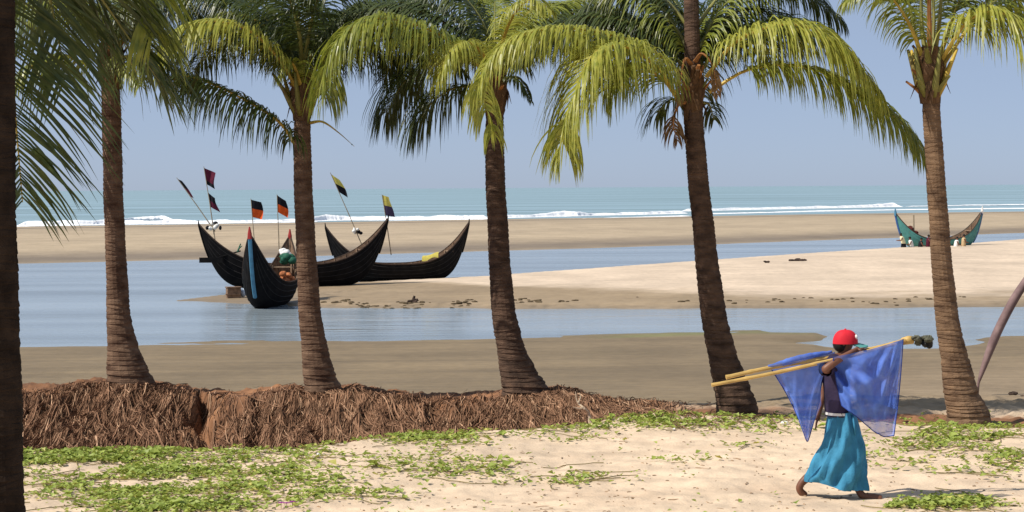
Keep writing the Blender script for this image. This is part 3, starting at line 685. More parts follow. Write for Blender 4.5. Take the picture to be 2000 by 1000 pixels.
# fifth palm
palm('tall dark palm behind the ends of the bamboo poles', 28.2,
     [(1438, 792, 82), (1424, 740, 68), (1410, 690, 58), (1396, 620, 52), (1384, 540, 48), (1374, 450, 43), (1364, 350, 41), (1356, 250, 39), (1354, 180, 34), (1352, 90, 31), (1350, -40, 29)], (1354, 190), MT['trunk_dark'],
     [dict(p=[(1335, 150, -.1), (1285, 105, -.3), (1210, 73, -.5), (1100, 55, -.8), (1000, 78, -1.0), (942, 150, -1.1), (962, 262, -1.1)], l=.72, m='leaf_yellow', droop=1.0, dens=1.2),
      dict(p=[(1325, 195, -.2), (1290, 140, -.6), (1230, 94, -.9), (1168, 98, -1.2), (1128, 165, -1.35), (1092, 300, -1.4)], l=.98, m='leaf_yellow', droop=.85, dens=1.5, spread=.9),
      dict(p=[(1325, 195, -.1), (1295, 155, -.3), (1250, 130, -.5), (1205, 140, -.7), (1180, 180, -.8)], l=.95, m='leaf', droop=.9, dens=1.2),
      dict(p=[(1380, 150, -.1), (1430, 88, -.4), (1490, 56, -.6), (1565, 50, -.8), (1640, 90, -.9), (1708, 170, -.95)], l=1.1, m='leaf_yellow', r='rachis', droop=.95, dens=1.25),
      dict(p=[(1385, 180, 0), (1465, 135, -.1), (1565, 130, -.2), (1665, 170, -.3), (1755, 235, -.35), (1806, 305, -.35)], l=.92, m='leaf', r='rachis', droop=.9, dens=1.3),
      dict(p=[(1358, 120, -.15), (1372, 105, -.25), (1392, 130, -.3), (1402, 190, -.3)], l=.16, m='dead', r='petiole', droop=.8, base=.4, dens=.6),
      dict(p=[(1350, 125, -.15), (1338, 115, -.25), (1330, 150, -.3), (1326, 205, -.3)], l=.14, m='dead', r='petiole', droop=.8, base=.4, dens=.6),
      dict(p=[(1340, 200, -.1), (1325, 205, -.15), (1315, 240, -.15), (1322, 275, -.12)], l=.3, m='dead', r='petiole', droop=.9, base=.2),
      dict(p=[(1340, 200, 0), (1310, 195, .2), (1285, 220, .3)], l=.6, m='leaf_shaded', r='rachis_green', droop=.9, dens=1.5),
      dict(p=[(1370, 200, 0), (1385, 205, .2), (1395, 235, .3)], l=.35, m='leaf_shaded', r='rachis_green', droop=.8),
      dict(p=[(1350, 60, .1), (1300, 0, .3), (1240, -20, .5), (1180, 0, .7), (1140, 50, .8)], l=.8, m='leaf_shaded', r='rachis_green', droop=.9),
      dict(p=[(1355, 60, .1), (1410, -10, .3), (1480, -30, .5), (1560, -20, .7), (1640, 40, .8)], l=.75, m='leaf_shaded', r='rachis_green', droop=.8),
      dict(p=[(1355, 110, .1), (1400, 50, .4), (1450, 20, .7), (1510, 30, .9), (1560, 80, 1.0)], l=.8, m='leaf_shaded', r='rachis_green', droop=.9),
      dict(p=[(1345, 110, .1), (1300, 60, .4), (1250, 40, .7), (1200, 60, .9), (1160, 110, 1.0)], l=.8, m='leaf_shaded', r='rachis_green', droop=.9),
      dict(p=[(1345, 100, 0), (1315, 50, .2), (1280, 40, .3), (1255, 70, .4)], l=.7, m='leaf_shaded', r='rachis_green', droop=.9),
      dict(p=[(1360, 100, 0), (1395, 50, .2), (1430, 40, .3), (1455, 70, .4)], l=.7, m='leaf_shaded', r='rachis_green', droop=.9)],
     [(80, 50, 2.5, 120, .75, 'leaf_shaded'), (130, 60, 2.5, 110, .75, 'leaf_shaded'), (50, 60, 2.5, 110, .75, 'leaf_shaded'), (100, 72, 2.6, 90, .75, 'leaf_shaded'), (8, 58, 2.8, 110, .8, 'leaf_shaded'), (170, 58, 3.0, 110, .8, 'leaf_shaded'), (150, 75, 3.0, 85, .8, 'leaf'), (20, 76, 3.0, 85, .8, 'leaf')], 5, stubs=16, roots=hang_roots(90, 1290, 1520))

# sixth palm (right)
palm('pale trunked palm with cut petiole stubs at the right', 27.1,
     [(1890, 808, 86), (1877, 765, 70), (1864, 700, 56), (1852, 630, 48), (1842, 540, 43), (1833, 430, 39), (1825, 300, 37), (1818, 195, 35)], (1817, 155), MT['trunk_pale'],
     [dict(p=[(1805, 120, 0), (1775, 45, -.15), (1735, -10, -.3), (1690, -25, -.4), (1650, 5, -.45)], l=.55, m='leaf', droop=.9),
      dict(p=[(1835, 125, 0), (1865, 75, -.2), (1895, 38, -.4), (1940, 22, -.6), (1985, 42, -.7), (2025, 100, -.7)], l=1.15, m='leaf_yellow', droop=1.0, dens=1.3, r='rachis', base=.3),
      dict(p=[(1840, 130, 0), (1880, 70, .1), (1920, 20, .2), (1970, -5, .3), (2030, 20, .4)], l=1.0, m='leaf', r='rachis', droop=1.0, dens=1.2, base=.3),
      dict(p=[(1812, 130, 0), (1800, 50, .1), (1795, -60, .2), (1760, -170, .4), (1700, -230, .6)], l=.8, m='leaf', r='rachis_green', droop=.6, base=.45, rr=.04),
      dict(p=[(1822, 130, 0), (1835, 40, -.1), (1845, -60, -.2), (1880, -170, -.4), (1940, -230, -.5)], l=.8, m='leaf', r='rachis_green', droop=.6, base=.42, rr=.04),
      dict(p=[(1815, 130, 0), (1815, 30, -.2), (1812, -80, -.4), (1800, -180, -.8), (1790, -230, -1.2)], l=.8, m='leaf', r='petiole', droop=.6, base=.5, rr=.045),
      dict(p=[(1825, 130, 0), (1850, 70, .3), (1875, 0, .6), (1920, -60, .9)], l=.6, m='leaf', r='rachis', droop=.7, base=.5, rr=.04),
      dict(p=[(1806, 130, 0), (1785, 60, .2), (1770, -20, .4), (1740, -100, .6), (1690, -140, .8)], l=.7, m='leaf', r='rachis_green', droop=.7, base=.4, rr=.035),
      dict(p=[(1820, 110, 0), (1824, 40, .1), (1822, -60, .15), (1826, -250, .2)], l=.5, m='leaf', r='rachis_green', droop=.5, base=.6, spread=.4, rr=.04)],
     [(80, 72, 2.6, 85, .75, 'leaf')], 6, stubs=14, sheath=7)

# ------------------------------------------------------------------ boats
def hull_fns(L, B, hk, hs0, hs, ps=3.0, pk=6.6, hsr=None):
    hsr = hs if hsr is None else hsr
    zk = lambda t: hk*abs(t)**pk
    zs = lambda t: hs0+(hs if t < 0 else hsr)*abs(t)**ps
    bm = lambda t: B/2*max(0.0, 1-abs(t)**2.3)**.85+.035
    return zk, zs, bm
def boat(label, loc, rz, L, B, depth, hornL, hornR, m_hull, m_in, m_rail, ps=3.0, pk=6.6, thw=6, m_strake=None, tilt=0, stem=None):
    root = empty('fishing_boat', (0, 0, 0)); tag(root, label, 'boat', 'wooden fishing boats in the tidal channel')
    zk = lambda t: ((hornL if t < 0 else hornR)-.05)*abs(t)**pk
    zs = lambda t: depth+((hornL if t < 0 else hornR)-depth)*abs(t)**ps
    bm = lambda t: B/2*max(0.0, 1-abs(t)**2.3)**.85+.03
    NT = 60; NV = 9
    ts = [-1+2*i/NT for i in range(NT+1)]
    ts = [math.copysign(abs(t)**.8, t) for t in ts]
    def sec(t, off, lift, nv=NV, lap=True):
        out = []
        b = max(.006, bm(t)-off); k = min(zk(t)+lift, zs(t)-.04); s_ = zs(t)
        for j in range(-nv, nv+1):
            v = abs(j)/nv; y = b*math.sin(v*math.pi/2)**.85; z = k+(s_-k)*(1-math.cos(v*math.pi/2))**.85
            out.append(Vector((t*L/2, math.copysign(y, j) if j else 0, z)))
        return out
    ob = MB(); rows = [sec(t, 0, 0) for t in ts]; ob.grid(rows)
    inr = [sec(t, .05, .10) for t in ts]
    for i in range(len(ts)-1):       # rim caps
        for e in (0, -1):
            q = [rows[i][e], rows[i+1][e], inr[i+1][e], inr[i][e]]
            ob.add(q, [(0, 1, 2, 3)])
    ob.build('hull', m_hull, root, smooth=True)
    ib = MB(); ib.grid([r[::-1] for r in inr]); ib.build('inner_planking', m_in, root, smooth=True)
    for e in (-1, 1):
        g = MB(); g.tube([Vector((t*L/2, e*(bm(t)-.01), zs(t)+.012)) for t in ts], .035, 6); g.build('gunwale', m_rail, root)
    for k in range(4):              # raised strake lines along each side
        v = .45+.15*k
        for e in (-1, 1):
            g = MB()
            pts = []
            for t in ts[3:-3]:
                y = bm(t)*math.sin(v*math.pi/2)**.85+.004; z = zk(t)+(zs(t)-zk(t))*(1-math.cos(v*math.pi/2))**.85
                pts.append(Vector((t*L/2, e*y, z)))
            g.tube(pts, .012, 4); g.build('strake', m_strake or m_hull, root)
    for k in range(thw):
        t = -.72+1.44*k/(thw-1)
        g = MB(); zz = zs(t)-.16; b = bm(t)-.04
        g.box((t*L/2, 0, zz), (.2, 2*b, .04)); g.build('thwart', m_in if k % 2 else MT['wood_pale'], root)
    for k in range(15):             # ribs
        t = -.8+1.6*k/14
        g = MB(); g.tube([p+Vector((0, 0, .015)) for p in sec(t, .07, .12)], .022, 4); g.build('rib', MT['wood_pale'] if k % 2 else m_in, root)
    for e in (-1, 1):               # stem posts
        pts = []
        for i in range(10):
            t = e*((.78 if stem else .90)+(.22 if stem else .10)*i/9); pts.append(Vector((t*L/2*1.004, 0, zk(t))))
        top = Vector((e*L/2*1.01, 0, zs(1*e)+.22)); pts.append(top)
        g = MB(); k_ = 1.7 if stem else 1
        g.tube(pts, [.05*k_]*9+[.05*k_, .022], 6); 
        m_ = (stem or {}).get(e, m_hull)
        o = g.build('stem_post', m_, root)
        if (stem or {}).get((e, 'tip')):
            g = MB(); p0 = pts[-2]; g.tube([p0+Vector((0, 0, -.12)), p0+Vector((0, 0, .1)), top+Vector((0, 0, .12))], [.1, .09, .028], 6); g.build('painted_tip', stem[(e, 'tip')], o)
    root.location = loc; root.rotation_euler = (tilt, 0, rz)
    return root, zk, zs, bm

bpy.context.view_layer.update()
# long black boat with its high left horn
YA = 103.0; pxm = 4000/YA
cA = at(577, 563, YA); cA.z = min(cA.z, zg(cA.x, cA.y)+.05)
LA = 9.6
A, *fA = boat('long black boat with flags on its high left horn', cA, R(17), LA, 2.0, 1.20, 3.25, 3.45, MT['hull'], MT['wood'], MT['wood_dark'], thw=6, m_strake=MT['hull_grey'])
# black boat behind
YB = 110.0; cB = at(778, 551, YB)
B_, *fB = boat('black boat behind with empty right horn and yellow cloth', cB, R(14), 7.8, 1.9, .98, 3.0, 3.15, MT['hull'], MT['wood'], MT['wood_dark'], thw=5, m_strake=MT['hull_grey'])
# front boat seen bow on
YC = 88.2; cC = at(530, 600, YC); cC.z = ZW-.12
C_, *fC = boat('black boat seen bow on with light blue stem', cC, R(-97), 7.2, 1.85, 1.15, 3.0, 3.25, MT['hull'], MT['wood'], MT['wood_dark'], thw=5, m_strake=MT['hull_grey'],
               stem={1: MT['ltblue'], (1, 'tip'): MT['red'], -1: MT['wood'], (-1, 'tip'): MT['red']})
# teal boat at the right
YD = 144.0; cD = at(1834, 488, YD)
D_, *fD = boat('small teal boat with blue stems on the far sandbar', cD, R(12), 6.5, 1.9, .75, 2.6, 2.7, MT['teal'], MT['wood'], MT['wood_dark'], thw=5,
               stem={-1: MT['bluep'], 1: MT['bluep'], (1, 'tip'): MT['white'], (-1, 'tip'): MT['ltblue']})
def curve_stripe(): pass

# marker poles with flags
def cloth_flag(p0, dvec, dn, w_, h_, cols, parent, seed, taper=.25):
    """p0 top corner on the pole, dn down the pole, dvec outwards"""
    rnd = random.Random(seed); ph = rnd.uniform(0, 6)
    n = 9; m_ = 8
    b = MB(); mats = [MT[c] for c in cols]
    rows = []
    for j in range(m_+1):
        v = j/m_; row = []
        for i in range(n+1):
            u = i/n
            wv = .10*math.sin(u*5+v*2+ph)*u*w_*1.2
            p = p0+dn*(h_*v)+dvec*(w_*u)*(1-.2*math.sin(v*3+ph))+Vector((0, wv*2, -u*h_*taper))
            row.append(p)
        rows.append(row)
    for j in range(m_):
        for i in range(n):
            mi = min(len(cols)-1, int(j/m_*len(cols)))
            b.add([rows[j][i], rows[j][i+1], rows[j+1][i+1], rows[j+1][i]], [(0, 1, 2, 3)], mi)
    return b.build('flag', mats, parent, smooth=True)
def marker(label, Y, foot, top, flags, bundle=None, seed=0, pole='bamboo_dull'):
    p0 = at(foot[0], foot[1], Y); p1 = at(top[0], top[1], Y)
    root = empty('marker_pole', p0); tag(root, label, 'flag pole', 'flagged marker poles on the boats')
    b = MB(); mid = p0.lerp(p1, .5)+Vector((.02, 0, 0)); b.tube([p0, mid, p1], [.032, .026, .016], 6); b.build('pole', MT[pole], root)
    for k, (px, py, wpx, hpx, cols, sgn, tp) in enumerate(flags):
        d = (p0-p1).normalized(); q = at(px, py, Y)
        # nearest point on the pole
        t = (q-p1).dot(d); q0 = p1+d*max(0, t)
        cloth_flag(q0, Vector((sgn, .25, 0)).normalized(), d, wpx*Y/4000, hpx*Y/4000, cols, root, seed*10+k, tp)
    if bundle:
        rnd = random.Random(seed)
        for k in range(6):
            g = MB(); c = at(bundle[0]+rnd.uniform(-bundle[2], bundle[2]), bundle[1]+rnd.uniform(-bundle[2], bundle[2])*.8, Y+rnd.uniform(-.12, .12))
            g.blob(c, (rnd.uniform(.07, .13), .1, rnd.uniform(.07, .12)), 8, 6, .1, rnd); g.build('float', MT['white'] if k % 3 else MT['black'], root, smooth=True)
    local(root); return root
marker('thin pole leaning far left with small dark red flag', 101.5, (420, 452), (345, 347), [(347, 349, 8, 42, ('black', 'maroon'), 1, .1)], (409, 442, 6), 1)
marker('upright pole on left horn carrying two dark maroon flags', 101.5, (420, 470), (398, 325), [(399, 328, 20, 32, ('maroon', 'maroon', 'black'), 1, .3), (405, 376, 17, 28, ('black', 'maroon'), 1, .4)], (424, 440, 7), 2)
marker('thin pole with black and orange flag on the left', 92, (502, 560), (490, 388), [(489, 390, 19, 34, ('black', 'orange'), 1, .15)], (499, 490, 8), 3)
marker('thin pole with orange pennant beside the straight palm', 94, (546, 545), (541, 380), [(541, 381, 18, 33, ('black', 'orange'), 1, .35)], (557, 494, 9), 4)
marker('slanted pole with yellow and black flag between the boats', 106, (716, 500), (645, 337), [(646, 340, 17, 38, ('yellow', 'black'), 1, .3)], (698, 450, 7), 5)
marker('short pole with yellow and purple flag on right horn', 104.5, (764, 498), (746, 380), [(738, 382, 16, 40, ('yellow', 'purple'), 1, .1)], None, 6)

# loose gear on and beside the boats
def thing(name, label, cat, mb, m, smooth=False, group=None):
    xs = np.array(mb.v); o = (xs[:, 0].mean(), xs[:, 1].mean(), xs[:, 2].min())
    ob = mb.build(name, m, smooth=smooth, origin=o); return tag(ob, label, cat, group)
rn = random.Random(5)
g = MB(); p = at(410, 508, 101); g.box(at(412, 508, 101.3), (1.15, .07, .26)); g.tube([at(420, 505, 101.3), at(470, 490, 101.6)], .04, 6)
thing('steering_oar', 'black steering oar blade jutting left from the long boat', 'oar', g, MT['hull'])
g = MB(); c = at(456, 576, 94); c.z = max(zg(c.x, c.y), ZW)+.22; g.box(c, (.62, .5, .5), .3); g.box(c+Vector((0, 0, .27)), (.68, .56, .05), .3); g.box(c+Vector((0, -.2, -.05)), (.66, .2, .06), .3)
thing('wooden_crate', 'brown wooden crate on the sand under the left horn', 'crate', g, MT['wood'])
g = MB(); c = at(477, 570, 94.3); c.z = max(zg(c.x, c.y), ZW)+.16
for k in range(5): g.blob(c+Vector((rn.uniform(-.2, .2), rn.uniform(-.1, .1), rn.uniform(-.05, .15))), rn.uniform(.1, .17), 8, 6, .15, rn)
thing('net_heap', 'pale blue white net heap beside the brown crate', 'net', g, mat('pale_net', (.45, .52, .60), .9, .1, .4, 12), True)
g = MB(); 
for k in range(7): g.blob(at(562+rn.uniform(-11, 11), 508+rn.uniform(-8, 8), 90+rn.uniform(-.3, .3)), (.22, .2, .16), 8, 6, .2, rn)
thing('tarp_bundle', 'green tarp bundle heaped in the bow on boat', 'tarp', g, MT['green'], True)
g = MB()
for k in range(7): g.blob(at(562+rn.uniform(-10, 14), 540+rn.uniform(-8, 10), 88.5+rn.uniform(-.3, .3)), (.16, .16, .13), 8, 6, .2, rn)
thing('net_heap', 'orange brown net heap in the bow on boat', 'net', g, mat('orange_net', (.38, .14, .06), .9, .1, .4, 12), True)
g = MB()
for k in range(6): g.blob(at(557+rn.uniform(-7, 7), 492+rn.uniform(-6, 6), 90.6+rn.uniform(-.2, .2)), (.15, .14, .13), 8, 6, .15, rn)
thing('float_bundle', 'white net floats piled above the green tarp', 'floats', g, MT['white'], True)
g = MB(); rows = []
for i in range(9):
    u = i/8; rows.append([at(824+32*u, 510-8*u+2*math.sin(u*7), 108.9), at(824+32*u, 503-7*u, 108.95), at(826+31*u, 499-6*u+1.5*math.sin(u*5), 109.2)])
g.grid(rows); thing('yellow_cloth', 'yellow cloth drying over the near gunwale', 'cloth', g, MT['yellow'], True)
g = MB(); g.tube([at(464, 492, 101), at(470, 476, 101.1)], [.05, .03], 6); g.tube([at(467, 485, 101), at(473, 480, 101)], [.04, .02], 5)
thing('green_stake', 'small green stake on the long boat rail', 'stake', g, MT['green'])
for k, (a, b_) in enumerate((((497, 500), (497, 560)), ((570, 505), (571, 560)))):
    g = MB(); g.tube([at(*a, 90+k), at(*b_, 90+k)], .06, 6)
    thing('mooring_post', ('brown post left of the light blue stem', 'brown post hard against the straight palm trunk')[k], 'post', g, MT['wood'])
g = MB()
for k in range(6): g.blob(at(1780+rn.uniform(-10, 10), 448+rn.uniform(-4, 8), 144.3+rn.uniform(-.2, .2)), (.22, .2, .17), 8, 6, .2, rn)
thing('net_heap', 'dark red net heap inside the teal boat', 'net', g, mat('dark_red_net', (.10, .025, .02), .9, .1, .4, 12), True)
g = MB(); g.tube([at(1785, 452, 144.4), at(1784.5, 420, 144.4)], .05, 6); thing('short_mast', 'short bare mast standing in the teal boat', 'mast', g, MT['bamboo_dull'])

# ------------------------------------------------------------------ people
def skin_body(name, verts, edges, rad, roots, m, parent, lvl=1):
    me = bpy.data.meshes.new(name); me.from_pydata([tuple(v) for v in verts], edges, []); me.materials.append(m)
    o = bpy.data.objects.new(name, me); COL.objects.link(o)
    md = o.modifiers.new('skin', 'SKIN'); md.use_smooth_shade = True
    sv = me.skin_vertices[0].data
    for i, r in enumerate(rad):
        sv[i].radius = r if hasattr(r, '__len__') else (r, r); sv[i].use_root = i in roots
    sb = o.modifiers.new('sub', 'SUBSURF'); sb.levels = lvl; sb.render_levels = lvl
    if parent: o.parent = parent
    return o
def loft(rows_spec, n=28, pleat=None, rnd=None):
    """rows_spec: (center, ax, ay) -> ring of n points"""
    rows = []
    for i, (c, ax, ay) in enumerate(rows_spec):
        row = []
        for j in range(n):
            a = 2*math.pi*j/n; k = 1
            if pleat: k = pleat(i/(len(rows_spec)-1), a)
            row.append(Vector(c)+Vector((math.cos(a)*ax*k, math.sin(a)*ay*k, 0)))
        rows.append(row)
    return rows

def build_walker():
    Y = 19.62
    P = lambda px, py, dy=0: at(px, py, Y+dy)
    g0 = P(1640, 976); root = empty('person', g0)
    tag(root, 'person in red cap and teal sarong carrying a blue net', 'person')
    V = []; E = []; Rd = []; roots = []
    def v(p, r): V.append(p); Rd.append(r); return len(V)-1
    def chain(start, lst):
        prev = start
        for p, r in lst:
            i = v(p, r); 
            if prev is not None: E.append((prev, i))
            prev = i
        return prev
    pel = v(P(1643, 812), (.15, .12)); roots.append(pel)
    waist = chain(pel, [(P(1640, 780), (.125, .10))]); chest = chain(waist, [(P(1638, 735), (.14, .115))])
    neck0 = chain(chest, [(P(1640, 706), (.09, .08))]); neck = chain(neck0, [(P(1646, 692), .05)])
    hd = chain(neck, [(P(1652, 680), .062), (P(1653, 668), .083), (P(1652, 656), .082), (P(1652, 648), .06)])
    # arms
    sh = chain(neck0, [(P(1628, 708, -.17), .058)])
    e = chain(sh, [(P(1617, 722, -.28), .048), (P(1610, 722, -.36), .042), (P(1635, 704, -.33), .038), (P(1660, 690, -.29), .028)])
    hand = chain(e, [(P(1672, 684, -.26), (.030, .022)), (P(1679, 681, -.24), (.033, .02))])
    s2 = chain(neck0, [(P(1634, 708, .17), .058)])
    e2 = chain(s2, [(P(1620, 738, .24), .047), (P(1610, 766, .28), .040), (P(1602, 795, .24), .032)])
    hand2 = chain(e2, [(P(1598, 812, .2), (.03, .02)), (P(1596, 822, .18), (.03, .018))])
    # legs
    k1 = chain(pel, [(P(1650, 830, -.09), .085), (P(1654, 880, -.02), .060), (P(1660, 922, -.01), .046), (P(1676, 956, -.05), .036)])
    chain(k1, [(P(1685, 970, -.09), (.042, .042)), (P(1706, 971, -.10), (.042, .032)), (P(1724, 974, -.11), (.042, .02))])
    k2 = chain(pel, [(P(1636, 830, .09), .085), (P(1622, 888, .09), .060), (P(1590, 922, .09), .05), (P(1566, 942, .09), .040)])
    chain(k2, [(P(1559, 954, .09), (.042, .042)), (P(1567, 964, .09), (.042, .032)), (P(1576, 970, .09), (.042, .02))])
    # fingers: separate chains rooted in the palm
    for hx, hy, hd_, dirx, diry, base in ((1679, 681, -.24, 1, .1, 0), (1596, 820, .18, -.2, 1, 1)):
        for k in range(5):
            off = (k-2)*.016
            if k == 4:
                pts = [(P(hx-4*dirx, hy, hd_-.03), .010), (P(hx+1, hy+3*(1-base), hd_-.055), .009), (P(hx+5*dirx, hy+4+3*base, hd_-.06), .008)]
            else:
                L_ = (6.5, 8, 7.5, 5.5)[k]
                pts = [(P(hx, hy, hd_+off), .011), (P(hx+dirx*L_, hy+diry*L_-1, hd_+off), .010), (P(hx+dirx*L_*1.6, hy+diry*L_*1.6+2, hd_+off+.012), .009), (P(hx+dirx*L_*1.7-1, hy+diry*L_*1.7+5, hd_+off+.02), .008)]
            st = len(V); chain(None, pts); roots.append(st)
    # nose and ear
    st = len(V); chain(None, [(P(1665, 671), .016), (P(1671, 674), .013)]); roots.append(st)
    st = len(V); chain(None, [(P(1648, 671, -.08), .012), (P(1648, 676, -.085), .010)]); roots.append(st)
    skin_body('body', V, E, Rd, roots, MT['skin'], root, 2)
    rnd = random.Random(3)
    # eyes and mouth, small
    b = MB(); b.blob(P(1668, 668, -.035), .012, 8, 6); b.build('eye', MT['white'], root, True)
    b = MB(); b.blob(P(1668, 668, .035), .012, 8, 6); b.build('eye', MT['white'], root, True)
    b = MB(); b.tube([P(1669, 683, -.02), P(1671, 683, 0), P(1669, 683, .02)], .008, 5); b.build('mouth', MT['maroon'], root)
    b = MB(); b.blob(P(1641, 673), (.07, .082, .075), 14, 8, .04, rnd); b.build('hair', MT['hair'], root, True)
    # cap
    rows = []
    cc = P(1651, 668)
    for i in range(9):
        th = i/8*math.pi/2; row = []
        for j in range(24):
            a = 2*math.pi*j/24
            k = 1+.03*math.cos(6*a)*math.sin(th)
            row.append(cc+Vector((math.cos(a)*.122*math.cos(th)**.75*k, math.sin(a)*.105*math.cos(th)**.75*k, -.015+.135*math.sin(th))))
        rows.append(row)
    b = MB(); b.grid(rows, True); b.add(rows[-1], [tuple(range(24))])
    cap = b.build('cap', MT['cap'], root, True)
    b = MB(); rows = []
    for i in range(6):
        u = i/5; row = []
        for j in range(9):
            a = (j/8-.5)*1.9
            row.append(cc+Vector((math.cos(a)*(.11+.11*u), math.sin(a)*(.10+.02*u), -.012-.03*u-.03*abs(j/8-.5))))
        rows.append(row)
    b.grid(rows); b.grid([[p+Vector((0, 0, .008)) for p in r] for r in rows[::-1]]); b.build('visor', MT['visor'], cap, True)
    b = MB(); b.blob(cc+Vector((0, 0, .12)), .011, 8, 5); b.build('button', MT['cap'], cap)
    b = MB(); b.blob(cc+Vector((.098, -.035, .05)), (.016, .03, .024), 8, 6); b.build('cap_badge', MT['white'], cap, True)
    # shirt with short sleeves
    spec = [(P(1641, 703), .075, .10), (P(1638, 708), .115, .19), (P(1635, 722), .125, .185), (P(1634, 745), .13, .17), (P(1635, 770), .125, .16), (P(1637, 795), .125, .16), (P(1640, 812), .13, .165)]
    b = MB(); b.grid(loft(spec, 28, lambda t, a: 1+.05*t*math.sin(7*a)+.03*math.sin(4*a+t*9)), True)
    b.build('shirt', MT['shirt'], root, True)
    for pts in ([P(1632, 706, -.13), P(1620, 719, -.24), P(1612, 722, -.32)], [P(1636, 706, .12), P(1625, 728, .22), P(1616, 748, .26)]):
        b = MB(); b.tube(pts, [.085, .072, .070], 12, cap=False); b.build('sleeve', MT['shirt'], root, True)
    b = MB(); b.grid(loft([(P(1639, 804), .132, .172), (P(1639, 809), .134, .174)], 28), True); b.build('waistband', MT['white'], root, True)
    # sarong: gathered at the waist, wide stride at the hem
    left = [(1620, 808), (1613, 840), (1603, 870), (1590, 900), (1577, 925), (1570, 938)]
    right_ = [(1666, 800), (1679, 840), (1686, 870), (1690, 900), (1692, 930), (1691, 958)]
    rows = []; n = 64; m_ = 26
    for i in range(m_+1):
        t = i/m_*5; k = min(int(t), 4); u = t-k
        l = (left[k][0]*(1-u)+left[k+1][0]*u, left[k][1]*(1-u)+left[k+1][1]*u); r = (right_[k][0]*(1-u)+right_[k+1][0]*u, right_[k][1]*(1-u)+right_[k+1][1]*u)
        pl = P(*l); pr = P(*r); c = (pl+pr)/2; ax = (pr-pl)/2; T = i/m_; ax = ax*(1-.07*T)
        ay = .165+.05*math.sin(T*2.2)
        row = []
        for j in range(n):
            a = 2*math.pi*j/n
            f = .035*math.sin(9*a+7*T+1.3*math.sin(3*a))+.022*math.sin(17*a-5*T)+.02*math.sin(5*a+9*T)
            f += .030*(abs(math.sin(5.5*a+4*T+.8*math.sin(2*a)))-.6)
            k_ = 1+f*(.6+1.0*T)*2.2
            drag = .05*T*math.sin(3*a+2)
            row.append(c+ax*(math.cos(a)*k_)+Vector((0, math.sin(a)*ay*k_, drag*.3)))
        rows.append(row)
    b = MB(); b.grid(rows, True); b.grid([[p+(c-p)*.02 for p in rr] for rr, c in ((rr, sum(rr, Vector())/len(rr)) for rr in rows[::-1])], True)
    sar = b.build('sarong', MT['sarong'], root, True)
    b = MB(); b.blob(P(1664, 806, -.10), (.05, .045, .04), 10, 7, .2, rnd); b.tube([P(1664, 808, -.11), P(1668, 830, -.15), P(1670, 850, -.155)], [.03, .035, .012], 8, flat=.4); b.build('waist_knot', MT['sarong'], sar, True)
    local(root)
    return root
build_walker()

# push net on two bamboo poles
def net_material():
    m = bpy.data.materials.new('blue_net'); m.use_nodes = True; n = m.node_tree; N = n.nodes; L = n.links
    b = N['Principled BSDF']; b.inputs['Roughness'].default_value = .85; b.inputs['Specular IOR Level'].default_value = .15
    tc = N.new('ShaderNodeTexCoord')
    ns = N.new('ShaderNodeTexNoise'); ns.inputs['Scale'].default_value = 9; L.new(tc.outputs['Object'], ns.inputs[0])
    rp = N.new('ShaderNodeValToRGB'); rp.color_ramp.elements[0].position = .3; rp.color_ramp.elements[1].position = .7
    rp.color_ramp.elements[0].color = (.08, .17, .58, 1); rp.color_ramp.elements[1].color = (.15, .28, .80, 1)
    L.new(ns.outputs[0], rp.inputs[0]); L.new(rp.outputs[0], b.inputs['Base Color'])
    tl = N.new('ShaderNodeBsdfTranslucent'); L.new(rp.outputs[0], tl.inputs[0])
    tr = N.new('ShaderNodeBsdfTransparent')
    m1 = N.new('ShaderNodeMixShader'); m1.inputs[0].default_value = .12; L.new(b.outputs[0], m1.inputs[1]); L.new(tl.outputs[0], m1.inputs[2])
    m2 = N.new('ShaderNodeMixShader'); m2.inputs[0].default_value = .27; L.new(m1.outputs[0], m2.inputs[1]); L.new(tr.outputs[0], m2.inputs[2])
    n3 = N.new('ShaderNodeTexNoise'); n3.inputs['Scale'].default_value = 4; n3.inputs['Detail'].default_value = 4; L.new(tc.outputs['Object'], n3.inputs[0])
    r3 = N.new('ShaderNodeMapRange'); L.new(n3.outputs[0], r3.inputs[0]); r3.inputs[1].default_value = .35; r3.inputs[2].default_value = .68; r3.inputs[3].default_value = .14; r3.inputs[4].default_value = .50; L.new(r3.outputs[0], m2.inputs[0])
    L.new(m2.outputs[0], N['Material Output'].inputs[0])
    return m
